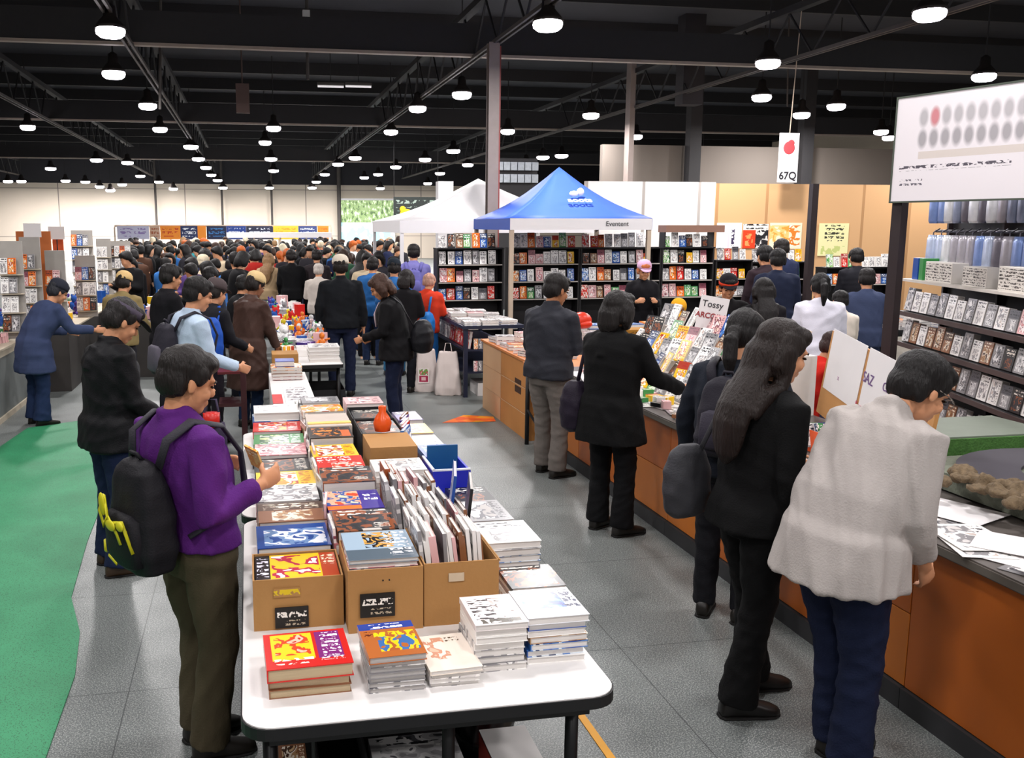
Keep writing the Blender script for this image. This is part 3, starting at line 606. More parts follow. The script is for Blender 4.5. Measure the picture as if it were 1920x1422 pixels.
# woman with brown bob facing left
f = Fig(1.66, lean=10, nod=30, turn=-4, arms={'R': ((.18, .0, -1), (-.3, .75, -.35), .9), 'L': ((-.16, .15, -1), (.25, .8, -.3), .9)}, wide=1.0)
P6 = person('person', 'person with a brown bob and black jacket looking down at the left', 1.50, 9.6, -72, f, top=dict(c='#131214', hem=.78, bulk=1.22, hood=True, flare=.02, fold=.009, collar=.03), pants=dict(c='#171d33'), hair='bob', haircol='#3b251b', vox=.013, seed=61, skin='#b9805c')
mb = MB(); mb.tube([P6.T(V((.03, .10, 1.42))), P6.T(V((.03, .17, 1.30))), P6.T(V((.0, .19, 1.16)))], [.03, .045, .03], 12, .4); mb.build('scarf', cloth('#b9a7ae'), P6.root, True)
def shoulder_bag(f, label, c, loc, sz, strap, name='shoulder_bag'):
    root = thing(name, label, 'bag'); root.matrix_world = wm(f)@Matrix.Translation(f.T(V(loc))); w, h, d = sz
    mb = MB(); mb.rings([((0, 0, z*h/2), (d/2*a, 0, 0), (0, w/2*a, 0)) for z, a in ((-1, .55), (-.85, .85), (-.3, 1), (.3, .95), (.8, .7), (1, .4))], 20, p=2.6)
    me = remesh(mb.mesh('b'), .01, 2, fold=.004, seed=3); link('bag_body', me, cloth(c, .5), root, True)
    iw = root.matrix_world.inverted()@wm(f); MB().tube([iw@f.T(V(p)) for p in strap], .016, 10, .4).build('strap', cloth(c, .5), root, True)
    return root
shoulder_bag(P6, 'black sling bag behind the person with the brown bob', '#17171b', (-.02, -.30, 1.02), (.24, .34, .34), [(-.12, -.24, 1.12), (-.14, -.16, 1.38), (-.05, -.05, 1.48), (.10, .10, 1.40), (.17, .12, 1.2)])
# man in grey jacket at counter
f = Fig(1.74, lean=3, nod=16, turn=10, arms={'R': ((.15, .25, -1), (-.2, 1, .1), .7), 'L': ((-.2, .1, -1), (.2, .9, .1), .7)}, feet={'R': (.10, .02, 12), 'L': (-.12, .1, 0)}, wide=1.08)
P7 = person('person', 'person in a dark grey jacket and grey trousers at the carton end of the counter', 2.46, 7.45, 58, f, top=dict(c='#2b2c33', hem=.86, bulk=1.17, collar=.06, fold=.008, rough=.65), pants=dict(c='#6c6560', w=1.08, bot=.075), hair='short', haircol='#15100f', vox=.012, seed=71, skin='#a9714e')
# black-haired person with bob, black coat
f = Fig(1.69, lean=3, nod=4, turn=14, arms={'R': ((.30, .5, -.9), (.25, .8, -.35), .4), 'L': ((-.2, .3, -1), (.1, .9, -.2), .4)}, feet={'R': (.12, .0, 20), 'L': (-.10, .02, 0)})
P8 = person('person', 'person with a black bob in a black coat touching the counter', 2.42, 5.95, 58, f, top=dict(c='#0e0e0f', hem=.68, bulk=1.20, flare=.035, hood=True, collar=.05, fold=.007, sl=1.05, name='coat'), pants=dict(c='#101012', w=1.05, bot=.08), hair='bob', haircol='#15100f', vox=.011, seed=81, shoes='#1a1613')
shoulder_bag(P8, 'dark purple bag behind the person with the black bob', '#241e2a', (-.28, -.05, .90), (.22, .36, .2), [(-.27, -.05, 1.05), (-.20, -.06, 1.38), (-.12, 0, 1.46), (.05, .12, 1.4), (.12, .13, 1.3)], name='handbag')
# customer with small backpack leaning on counter
f = Fig(1.70, lean=10, nod=12, turn=10, arms={'R': ((.3, .3, -1), (.1, .6, -.7), .4), 'L': ((-.42, .15, -1), (-.10, .35, -1), .4)})
P9 = person('person', 'person with tied hair and a hooded dark jacket leaning on the counter', 2.49, 4.45, 44, f, top=dict(c='#1c2029', hem=.84, bulk=1.15, hood=True, fold=.008), pants=dict(c='#16161a'), hair='pony', haircol='#120e0e', vox=.012, seed=91)
# long haired person in black
f = Fig(1.74, lean=5, nod=16, turn=8, arms={'R': ((.14, -.08, -1), (-.02, .22, -1), .35), 'L': ((-.16, .35, -1), (-.1, .9, -.3), .5)}, feet={'R': (.09, -.10, 14), 'L': (-.09, .12, 10)})
P10 = person('person', 'person with very long dark hair in a black blazer at the counter', 2.12, 3.58, 82, f, top=dict(c='#0d0d0e', hem=.84, bulk=1.05, flare=.03, fold=.006, collar=.03, name='blazer'), pants=dict(c='#0c0c0d', w=1.02, bot=.085), hair='long', haircol='#1a0f0b', vox=.010, seed=101, shoes='#0f0d0c')
shoulder_bag(P10, 'grey shoulder bag beside the person with very long hair', '#3a3a3e', (-.26, -.16, .98), (.24, .34, .12), [(-.24, -.12, 1.12), (-.19, -.06, 1.38), (-.13, -.01, 1.46), (-.17, .10, 1.3)])
# man in pale shirt
f = Fig(1.75, lean=21, nod=24, turn=8, crane=.05, arms={'R': ((.14, -.20, -1), (-.2, .50, -.8), .6), 'L': ((-.14, -.1, -1), (.1, .4, -1), .6)}, feet={'R': (.07, .00, 14), 'L': (-.08, .08, 2)}, wide=1.02, hips=-.04)
P11 = person('person', 'person in a loose pale grey shirt and jeans bending over the counter', 2.22, 3.05, 80, f, top=dict(c='#aaa39f', loose=1.16, hem=.80, bulk=1.18, flare=.02, collar=.05, fold=.014, fs=1.0, sl=.86, name='shirt', vert=True, hemy=-.02), pants=dict(c='#161d34', w=1.12, bot=.075), hair='short', haircol='#0f0b0b', vox=.010, seed=111)
mb = MB()
for q in (-1, 1): mb.tube([P11.H(q*.082, 0, .01), P11.H(q*.078, .06, .01), P11.H(q*.058, .10, .006)], .0025, 6)
for q in (-1, 1):
    c = [P11.H(q*.034+.024*math.cos(a), .100, .0+.018*math.sin(a)) for a in [i*math.pi/6 for i in range(13)]]; mb.tube(c, .002, 5)
mb.build('glasses', mat('glass_frame', '#8a8078', .3, .8), P11.root, True)
# far left hooded
f = Fig(1.62, lean=26, nod=20, arms={'R': ((.25, .5, -.8), (.1, 1, -.1), .4), 'L': ((-.2, .3, -1), (0, 1, -.2), .4)}, wide=1.12)
P12 = person('person', 'person in a dark hood and blue denim coat stooping at the left stall', -2.28, 10.5, 55, f, top=dict(c='#37415f', hem=.62, bulk=1.22, flare=.03, hood=True, name='coat'), pants=dict(c='#22304f', w=1.15, bot=.09), hair='short', haircol='#23242b', vox=.014, seed=121)
cap_on(P12, '#2a2c36', brim=False, name='hood')
MID = [
 ('person in a tan hat and beige scarf between the left stall and the aisle', -1.50, 11.4, 20, 1.60, '#8c7a52', '#2b2a30', 'short', '#1a1310', '#e0bd84', 12, 1.1),
 ('person with tousled dark hair right behind the pale blue shirt', -.86, 10.0, 60, 1.74, '#141317', '#1c1c22', 'short', '#130f0e', None, 4, 1),
 ('person in a grey cap with a blue bag at the left of the brown coat', -.42, 9.3, 50, 1.62, '#1a1a1f', '#201c24', 'short', '#1a1310', '#4b4142', 10, 1),
 ('person in a blue jacket with black hair behind the brown bob', 1.85, 14.2, 20, 1.66, '#2a62a0', '#23304c', 'short', '#17110f', None, 4, 1),
 ('person in a dark blue cap and red-blue jacket behind the brown bob', 2.02, 13.1, 10, 1.66, '#2a5f9a', '#3a7299', 'short', '#17110f', '#1f2730', 4, 1),
 ('person in black standing just right of the brown bob', 1.93, 11.75, 30, 1.58, '#141215', '#15161c', 'bob', '#191212', None, 8, 1),
 ('person in a lilac jacket beside the white tent leg', 2.62, 14.9, 10, 1.84, '#7c78b8', '#34508c', 'short', '#191212', None, 4, 1),
 ('person in an orange-red top with a blue bag by the dark blue shelf', 2.35, 12.4, 30, 1.50, '#c83a22', '#1d5b9c', 'short', '#b58a78', None, 10, 1.05),
 ('person in long black coat walking away in the far aisle', .78, 17.4, 0, 1.70, '#101012', '#111114', 'short', '#171110', None, 2, 1),
 ('person in a grey hood left of the cream cap in the aisle', 1.12, 15.4, 10, 1.52, '#b5aca4', '#3a3a44', 'short', '#b5aca4', None, 6, 1),
 ('person in a dark jacket behind the cream cap to its left', 1.25, 17.5, 5, 1.70, '#2a2427', '#1d1d24', 'short', '#171110', None, 6, 1),
 ('person with fair long hair and a pale coat at the far left table', .36, 18.0, 20, 1.62, '#b49a78', '#b9c8d8', 'long', '#8a6a48', None, 6, 1),
 ('person in a cream cap and beige jacket in the left crowd', -.72, 15.4, 10, 1.66, '#b8aa92', '#3a3a44', 'short', '#c9bda4', '#cfc3a8', 4, 1),
 ('person in a slate jacket left of the tan cap and brown coat', -.55, 12.2, 40, 1.62, '#303746', '#22242c', 'short', '#120f0f', None, 8, 1),
 ('person turning with dark hair in black left of the tan cap', -.15, 11.4, 60, 1.55, '#151518', '#1a1b22', 'short', '#120f0f', None, 8, 1),
 # inside the booth on the right
 ('person in a navy jacket facing the bookcase inside the booth', 6.62, 10.9, 20, 1.84, '#20263a', '#16161c', 'short', '#120f0f', None, 2, 1.05),
 ('person with long wavy black hair inside the booth', 5.18, 8.75, 15, 1.60, '#141216', '#15151a', 'long', '#140f0f', None, 2, 1),
 ('person with a white top and ponytail seen from behind', 5.60, 8.4, 20, 1.66, '#e6e4f2', '#2a2c44', 'tail', '#100d0e', None, 6, 1.02),
 ('child in a cream top beside the white ponytail top', 6.25, 9.0, 10, 1.44, '#e2d6c8', '#4a3a34', 'short', '#120f0f', None, 4, .9),
 ('person in a blue grey jacket beside the dark sign post', 6.9, 9.5, 30, 1.66, '#38415c', '#26304c', 'short', '#140f0f', None, 10, 1),
 ('person behind the tall dark pole facing the yellow poster', 7.05, 11.9, 0, 1.86, '#30242a', '#1c1a20', 'short', '#100d0e', None, 2, 1),
 ('person in dark blue highest in front of the yellow poster', 8.15, 13.3, 0, 1.93, '#232a44', '#1c1a20', 'short', '#1a1512', None, 2, 1),
 ('person with short hair left of the sign post by the far shelves', 8.95, 12.6, 10, 1.80, '#1a1a20', '#1c1a20', 'short', '#100d0e', None, 2, 1),
 ('person in a black hat with a red band inside the booth', 5.0, 9.2, 200, 1.62, '#141214', '#15151a', 'short', '#120f0f', '#17151a', 8, 1),
 ('person in black crouching under a yellow cap behind the display', 4.62, 9.6, 200, 1.42, '#111113', '#111114', 'short', '#8a5a34', '#e0a020', 30, 1.05),
 ('child in a pink cap and black top by the bookcase', 5.35, 12.2, 190, 1.66, '#17161a', '#17161a', 'short', '#c06a3a', '#c9a2c0', 8, .9),
 ('person in a red jacket reaching towards the papered board', 3.98, 6.15, -20, 1.40, '#c4281e', '#c4281e', 'short', '#2b1714', None, 20, .95),
]
for i, (lab, x, y, fc, hg, tc_, pc, hr, hc_, cp, ln, wd) in enumerate(MID):
    arms = HOLD if i % 2 else {'R': ((.2, .2, -1), (-.1, .9, -.4), .5), 'L': ((-.2, .1, -1), (.1, .6, -.8), .5)}
    if 'red jacket reaching' in lab: arms = {'R': ((.3, .9, -.5), (.0, 1, -.1), .3), 'L': ((-.2, .2, -1), (.1, .8, -.2), .4)}; fc = 105
    f = Fig(hg, lean=ln, nod=10+ln*.4, wide=wd, arms=arms)
    f = person('person', lab, x, y, fc, f, top=dict(c=tc_, hem=.80, bulk=1.15, collar=.04), pants=dict(c=pc), hair=hr, haircol=hc_, vox=.018, seed=200+i, far=False)
    if cp: cap_on(f, cp, brim=cp not in ('#e0bd84',), band='#c03a20' if 'red band' in lab else None)
    if 'lilac' in lab: backpack(f, 'lilac backpack of the person in the lilac jacket', '#6d6aae', w=.3, h=.4, d=.14)
    if 'blue bag at the left' in lab: shoulder_bag(f, 'bright blue bag carried by the person in the grey cap', '#1e4fae', (.22, -.12, 1.10), (.24, .46, .14), [(.22, -.1, 1.2), (.19, -.06, 1.4), (.1, 0, 1.46), (-.05, .12, 1.36)])
    if 'with a blue bag by' in lab: shoulder_bag(f, 'round blue bag of the person in the orange-red top', '#1f6cb4', (.1, -.26, .95), (.3, .34, .2), [(.1, -.2, 1.1), (.1, -.14, 1.35), (.1, 0, 1.44), (.1, .13, 1.3)])
mbp = backpack(P9, 'small black backpack with a red badge on the leaning customer', '#25232b', w=.28, h=.42, d=.15, pocket='#33303a', decos=lambda r, w, h, d: MB().box((.08, -.085, .12), (.03, .01, .05)).build('badge', mat('red_vinyl', '#c8251c', .35), r))
# ---- far crowd: prototypes then copies
def crowd_proto(i):
    rg = random.Random(i); hr = ['short', 'short', 'bob', 'short', 'long', 'short', 'tail'][i % 7]
    f = Fig(1.66, lean=rg.uniform(0, 8), nod=rg.uniform(4, 20), turn=rg.uniform(-25, 25), arms=HOLD if i % 2 else None, wide=rg.uniform(.95, 1.1))
    f = person('p', None, 0, 0, 0, f, top=dict(c='#151515', hem=rg.choice([.8, .72, .85]), bulk=1.18, hood=i % 3 == 0), vox=.03, seed=i, hair=hr, far=True)
    mb = MB(); mats = []
    for k, nm in enumerate(('body', 'hair', 'top', 'trousers')):
        o = f.parts[nm]; me = o.data; mb.mi = k; mb.add([v.co for v in me.vertices], [tuple(p.vertices) for p in me.polygons]); mats.append(me.materials[0])
        bpy.data.objects.remove(o)
    bpy.data.objects.remove(f.root)
    o = mb.build('person', mats, None, True); return o
protos = [crowd_proto(i) for i in range(9)]
rg = random.Random(5)
TOPS = [('black', '#121214')]*9+[('dark grey', '#2b2a30')]*3+[('navy', '#1d2440')]*4+[('brown', '#4a3226'), ('red', '#9c221c'), ('black', '#141416'), ('black', '#17171b'), ('orange', '#a8582a'), ('white', '#d8d4d0'), ('cream', '#bfae92'), ('blue', '#2f66a8'), ('green', '#2d5a40'), ('teal', '#2a7a80'), ('purple', '#4a3468'), ('grey', '#7a7672'), ('white', '#cfcac6')]
HAIRS = [('black hair', '#120f0f')]*11+[('brown hair', '#38241a')]*3+[('fair hair', '#8a6a48'), ('a cream cap', '#cfc3a8'), ('an orange hat', '#b85a20')]
pts = []; tries = 0
while len(pts) < 205 and tries < 9000:
    tries += 1
    y = 13 + 23.5*rg.random()**1.2; px = rg.uniform(225 if y > 16 else 300, 748); p = at(px, 424+1750*.45/y, 1.65)
    x = px; X = aty(px, 470, y).x
    if abs(X-1.0) < .75 and y < 19: continue           # open aisle
    if abs(X-.5) < .62 and y < 17.5: continue           # middle tables
    if X > 2.35 and y < 24: continue
    if X < -2.1 and y < 18.5: continue
    if -1.9 < X < -.85 and y < 17.3: continue
    if any((a-X)**2+(b-y)**2 < .60**2 for a, b in pts): continue
    if any((a-X)**2+(b-y)**2 < .5**2 for _, a, b, *r in MID): continue
    pts.append((X, y))
pts.sort(key=lambda p: p[1])
seen = defaultdict(int); used = set(); DE = ['front of the crowd', 'middle of the crowd', 'deep in the crowd', 'rear of the crowd']
recs = []
for i, (X, y) in enumerate(pts):
    tn, tcx = rg.choice(TOPS); hn, hcx = rg.choice(HAIRS); pn = rg.choice(['#1b2138', '#15151a', '#2b2a30', '#24344f'])
    k = rg.randrange(9)
    if k in used: o = dup(protos[k])
    else: o = protos[k]; used.add(k)
    s = rg.uniform(.93, 1.06); o.location = (X, y, 0); o.scale = (s, s, s); o.rotation_euler = (0, 0, rg.uniform(0, 6.28))
    setm(o, [SKIN(rg.choice(['#d39a76', '#c98f6b', '#e0ab88'])), hairmat(hcx), cloth(tcx), cloth(pn)])
    o['category'] = 'person'; o['group'] = 'shoppers in the distant crowd'
    recs.append((o, tn, hn, X, y))
by = defaultdict(list)
for r in recs:
    xi = min(3, int((math.atan2(r[3], r[4])+.25)/.12)); yi = min(3, int((r[4]-13)/6)); by[(r[1], r[2], xi, yi)].append(r)
for (tn, hn, xi, yi), l in by.items():
    l.sort(key=lambda r: r[3]/r[4])
    for j, r in enumerate(l):
        r[0]['label'] = 'person with %s in %s, %s, %s%s' % (hn, tn, DE[yi], ['far left', 'left', 'middle', 'right'][xi], '' if len(l) == 1 else ', %s from left' % ORD[j])
# ---------------------------------------------------------------- printed goods
rg = random.Random(77)
PAL = {'white': ['#f2efec', '#d9d4d2', '#8d8a8c', '#f6f4f2', '#c9b8b0'], 'red': ['#c4221c', '#e23a24', '#f2e8e0', '#a01814', '#e8a03a'], 'blue': ['#1c4c9c', '#3f78c0', '#dfe8f0', '#12305e', '#88b0d8'],
       'black': ['#17161a', '#2a282c', '#8c4a24', '#101014', '#c9c2ba'], 'yellow': ['#f0c21e', '#e0921c', '#f4f0e0', '#b03a1c', '#e8d060'], 'pink': ['#e8b8b8', '#c87a80', '#f4e8e6', '#8a4a58', '#f0d0c0'],
       'green': ['#3c8a4a', '#86b86a', '#e8eedc', '#2a5a3a', '#c8d890'], 'brown': ['#8a5a3c', '#b08a62', '#e8dccc', '#4a3020', '#c8a880'], 'grey': ['#8c8a8c', '#b8b6b8', '#e4e2e2', '#55545a', '#a09a98'],
       'orange': ['#e8701e', '#f09a3c', '#f6ead8', '#b84a18', '#f2c060'], 'purple': ['#4c3486', '#7a5ab0', '#e4dcf0', '#2a1c50', '#b060a0']}
TXT = {'white': '#2a2a30', 'red': '#fff4e8', 'blue': '#ffffff', 'black': '#f2e8dc', 'yellow': '#b01818', 'pink': '#5a2030', 'green': '#ffffff', 'brown': '#fff0d8', 'grey': '#1c1c22', 'orange': '#2a1410', 'purple': '#fff0ff'}
def CVM(c, v=0):
    t = TXT[c]; L = [[(.06, .74, .94, .95, 'text', (t, 7, 1)), (.10, .08, .90, .70, 'blob', PAL[c]), (.62, .12, .88, .34, 'text', (t, 4, 4))],
         [(.12, .10, .70, .92, 'blob', PAL[c][::-1]), (.74, .08, .93, .92, 'text', (t, 2, 8))],
         [(.0, .60, 1.0, 1.0, 'flat', PAL[c][3]), (.08, .66, .92, .94, 'text', (t, 6, 2)), (.20, .06, .8, .56, 'blob', PAL[c])]][v % 3]
    return art('cover_%s_%d' % (c, v), PAL[c][0] if v else PAL[c], L, .28)
PG = pages_mat('page_edges'); PG2 = pages_mat('page_edges_grey', '#c4bfbc', '#77726f'); PG3 = pages_mat('page_edges_tan', '#cbb592', '#7d6a50')
def make_bk():
    mb = MB(); mb.span((-.5, -.5, 0), (.5, .5, .07)); mb.span((-.5, -.5, .93), (.5, .5, 1)); mb.span((-.5, -.5, .07), (-.485, .5, .93))
    return mb.mesh('cover'), MB().span((-.484, -.485, .071), (.485, .485, .929)).mesh('pages')
bk_c, bk_p = make_bk(); fixn(bk_c); fixn(bk_p); bk_c.materials.append(PG); bk_p.materials.append(PG)
bk1 = MB(); bk1.span((-.5, -.5, .9), (.5, .5, 1)); bk1.mi = 1; bk1.span((-.49, -.49, .08), (.49, .49, .9)); bk1.mi = 0; bk1.span((-.5, -.5, 0), (.5, .5, .08)); bk1 = bk1.mesh('booklet'); fixn(bk1); bk1.materials.append(PG); bk1.materials.append(PG)
def book(name, label, cat, loc, size, cm, pm=PG, rz=0.0, up=None, simple=False, group=None):
    """size: width, depth, thickness; up: tilt in degrees from lying (90 = standing, cover towards -y)"""
    o = bpy.data.objects.new(name, bk1 if simple else bk_c); col.objects.link(o); o.scale = size
    loc = V(loc)
    if up is not None:
        a = R(up); o.rotation_mode = 'XYZ'; M = Matrix.Rotation(rz, 3, 'Z')@Matrix.Rotation(a, 3, 'X'); o.rotation_euler = M.to_euler()
        loc = loc+Matrix.Rotation(rz, 3, 'Z')@V((0, math.cos(a)*size[1]/2, math.sin(a)*size[1]/2))
    else: o.rotation_euler = (0, 0, rz)
    o.location = loc; tag(o, label, cat, group)
    setm(o, [cm, pm]) if simple else setm(o, [cm])
    if not simple:
        p = bpy.data.objects.new('pages', bk_p); col.objects.link(p); p.parent = o; setm(p, [pm])
    return o
NUM = ['top', 'second from top', 'third from top', 'fourth from top', 'fifth from top', 'sixth from top', 'seventh from top', 'eighth from top', 'ninth from top', 'tenth from top', 'eleventh from top', 'twelfth from top']
def stack(x, y, z0, z1, w, d, n, desc, colr, rest=None, topmat=None, rz=0, jit=.006, pm=PG, name='magazine', group=None, simple=False):
    rest = rest or ['white', 'grey', 'brown', 'blue', 'pink']; t = (z1-z0)/n
    if simple and name == 'magazine': name = 'mag'  # these piles are magazines too, each built as one mesh
    for i in range(n):            # i = 0 is the lowest
        c = colr if i == n-1 else rg.choice(rest)
        m = topmat if (i == n-1 and topmat) else CVM(c, rg.randrange(3))
        book(name, '%s %s, %s in the %s' % (c, name, NUM[n-1-i], desc), name, (x+rg.uniform(-jit, jit), y+rg.uniform(-jit, jit), z0+t*i), (w*rg.uniform(.97, 1), d*rg.uniform(.97, 1), t*.97), m, pm, rz+rg.uniform(-.02, .02), simple=simple, group=group)
TZ = .74
# ---- near white table
white_top = mat('laminate', '#e9e6e4', .3, var=.02); blk = mat('black_edge', '#141416', .5); legm = mat('leg_black', '#161618', .4, .3)
def table(name, label, x0, x1, y0, y1, z, rc=.09, top=white_top, edge=blk, legs=None, thick=.035, group=None):
    t = thing(name, label, 'table', ((x0+x1)/2, (y0+y1)/2, 0), 0, group); w, d = (x1-x0)/2, (y1-y0)/2; P = []
    for cx, cy, a0 in ((w-rc, d-rc, 0), (-w+rc, d-rc, 90), (-w+rc, -d+rc, 180), (w-rc, -d+rc, 270)):
        for i in range(7): a = R(a0+15*i); P.append((cx+rc*math.cos(a), cy+rc*math.sin(a)))
    def slab(zz0, zz1, s, nm, m):
        n = len(P); mb = MB(); vs = [(p[0]*s, p[1]*(1-(1-s)*w/d), zz0) for p in P]+[(p[0]*s, p[1]*(1-(1-s)*w/d), zz1) for p in P]
        mb.add(vs, [tuple(range(n-1, -1, -1)), tuple(range(n, 2*n))]+[(i, (i+1) % n, n+(i+1) % n, n+i) for i in range(n)]); return mb.build(nm, m, t)
    slab(z-.006, z, .992, 'tabletop', top); slab(z-thick-.004, z-.004, 1, 'edge_band', edge)
    for lx, ly in legs or ((-w*.86, -d*.92), (w*.86, -d*.92), (-w*.86, d*.92), (w*.86, d*.92)):
        mb = MB(); mb.cyl((lx, ly, .0), (lx, ly, z-thick-.003), .021, 14); mb.cyl((lx, ly, 0), (lx, ly, .02), .026, 14); mb.build('leg', legm, t, True)
    MB().span((-w*.86, -d*.92-.012, z-.09), (w*.86, -d*.92+.012, z-thick-.004)).build('apron', blk, t); return t
table('display_table', 'white laminate table with black edge carrying the nearest stacks', -.06, 1.06, 2.44, 4.36, TZ, legs=[(-.48, -.85), (.46, -.80), (.08, -.72), (-.48, .85), (.46, .85)])
table('display_table', 'second white table with black edge behind the nearest one', -.07, 1.06, 4.38, 6.30, TZ)
# front stacks
redcov = art('cover_front_red', '#c8201a', [(.08, .22, .58, .95, 'flat', '#f2c81c'), (.12, .34, .54, .92, 'blob', ['#f2c81c', '#f2c81c', '#d8401c', '#f0b8a0', '#b82018']), (.10, .10, .56, .26, 'text', ('#fff6e0', 6, 1)), (.62, .20, .92, .95, 'flat', '#7c2472'), (.68, .24, .90, .92, 'text', ('#fff0ff', 4, 7)), (.64, .14, .92, .22, 'text', ('#ffffff', 8, 1))], .25, rnd=False)
bluecov = art('cover_front_blue', '#b0622c', [(.0, .80, 1, 1, 'flat', '#1f3f96'), (.2, .83, .8, .96, 'text', ('#f4f6ff', 6, 1)), (.22, .55, .95, .80, 'text', ('#f4cf1c', 7, 1)), (.05, .62, .25, .76, 'text', ('#5a2010', 3, 1)), (.25, .15, .95, .58, 'blob', ['#a85a2c', '#f0c81c', '#3a6aa8', '#b0622c', '#284a7c'])], .25, rnd=False)
beigecov = art('cover_front_beige', '#e9dccf', [(.05, .30, .55, .92, 'blob', ['#e9dccf', '#e9dccf', '#c98f74', '#e0b8a0', '#8a4a34']), (.55, .78, .86, .90, 'text', ('#4a3a20', 5, 1))], .3, rnd=False)
wlcov = art('cover_front_white', '#e6dcdc', [(.08, .12, .62, .9, 'text', ('#2e2628', 3, 6)), (.5, .2, .95, .88, 'blob', ['#e6dcdc', '#c8b8b4', '#e6dcdc', '#7a6a64', '#3a2a24']), (.15, .04, .9, .18, 'blob', ['#2a241e', '#4a4236', '#e6dcdc', '#8a7a5a'])], .25, rnd=False)
wrcov = art('cover_front_whiteblue', '#e4e4ea', [(.08, .30, .75, .88, 'blob', ['#e8f0fa', '#5a90dc', '#2458b8', '#1c3f8c', '#f0a070']), (.78, .35, .96, .92, 'text', ('#16204a', 3, 4)), (.70, .30, .98, .95, 'text', ('#16204a', 4, 3))], .25, rnd=False)
stack(.145, 2.725, TZ, .794, .245, .235, 2, 'front left red stack', 'brown', ['brown'], pm=PG3, jit=.004)
book('magazine', 'thick red magazine with yellow picture on top of the front left stack', 'magazine', (.142, 2.722, .795), (.256, .245, .042), redcov, PG3, rz=.03)
stack(.402, 2.70, TZ, .835, .172, .235, 6, 'front stack right of the red one', 'white', ['grey', 'white'], pm=PG2, jit=.003)
book('magazine', 'brown and yellow magazine with blue band topping the middle front stack', 'magazine', (.40, 2.70, .835), (.176, .24, .022), bluecov, PG2, rz=.04)
stack(.580, 2.705, TZ, .782, .158, .235, 3, 'low beige stack at the front middle', 'white', ['white', 'grey'], pm=PG)
book('magazine', 'beige magazine with a sketched figure on the low front stack', 'magazine', (.578, 2.705, .782), (.165, .245, .014), beigecov, PG, rz=.05)
stack(.745, 2.77, TZ, .876, .168, .225, 6, 'tall white front stack, left one', 'white', ['white', 'grey'], pm=PG)
book('magazine', 'white magazine with dark lettering atop the left tall front stack', 'magazine', (.745, 2.77, .876), (.172, .23, .02), wlcov, PG)
stack(.935, 2.79, TZ, .872, .195, .225, 6, 'tall white front stack, right one', 'blue', ['white', 'blue', 'white', 'brown'], pm=PG)
book('magazine', 'white magazine with a blue picture atop the right tall front stack', 'magazine', (.937, 2.79, .872), (.205, .23, .024), wrcov, PG)
# cartons
card_b = mat('cardboard', '#a87b48', .85, var=.10, scale=3, bump=.1); card_p = mat('cardboard_pale', '#c79f79', .85, var=.08, scale=3)
def carton(label, x0, x1, y0, y1, z0, z1, m=card_b, name='carton', extras=None, open_=True, rz=0, t=.006, group=None):
    r = thing(name, label, 'box', ((x0+x1)/2, (y0+y1)/2, z0), rz, group); w, d, h = (x1-x0)/2, (y1-y0)/2, z1-z0; mb = MB()
    mb.span((-w, -d, 0), (w, -d+t, h)); mb.span((-w, d-t, 0), (w, d, h)); mb.span((-w, -d+t, 0), (-w+t, d-t, h)); mb.span((w-t, -d+t, 0), (w, d-t, h)); mb.span((-w+t, -d+t, 0), (w-t, d-t, t))
    if not open_: mb.span((-w+t, -d+t, h-t), (w-t, d-t, h))
    mb.build('box_body', m, r)
    if extras: extras(r, w, d, h)
    return r
def cardlabel(r, x, y, z, w, h, mt=None, tx='white', lean=.12):
    m = art('blackcard', '#17120f', [(.06, .48, .94, .9, 'text', ('#efe8e0', 8, 1)), (.3, .12, .9, .38, 'text', ('#b8a890', 9, 1))], .5, axes='xz', rnd=True)
    MB().box((x, y, z), (w, .004, h)).build('label_card', mt or m, r)
def exA(r, w, d, h):
    cardlabel(r, -.025, -d-.006, .045, .115, .075)
    MB().box((-.04, -d-.003, .135), (.09, .003, .032)).build('sticker', art('yel', '#a87b48', [(.0, .0, 1, 1, 'text', ('#d8b81c', 6, 1))], .6, axes='xz'), r)
def exB(r, w, d, h):
    cardlabel(r, -.03, -d-.006, .10, .12, .085)
    for x in (-.01, .012): MB().cyl((x, -d-.002, .185), (x, -d+.001, .185), .003, 8).build('hole', blk, r)
def exC(r, w, d, h):
    MB().box((-.02, -d-.003, .175), (.055, .003, .03)).build('sticker', mat('stick', '#c8b49a', .4), r)
    MB().span((w-.002, -d, h-.005), (w+.005, d, h+.0)).build('flap', card_b, r)
carton('brown carton with a yellow sticker at the front left of the table', -.018, .292, 3.09, 3.36, TZ, .923, extras=exA)
carton('tall brown carton with a black card at the table centre', .300, .560, 3.01, 3.33, TZ, .966, extras=exB)
carton('tall brown carton holding upright magazines, right of the black card', .565, .832, 3.02, 3.42, TZ, .968, extras=exC)
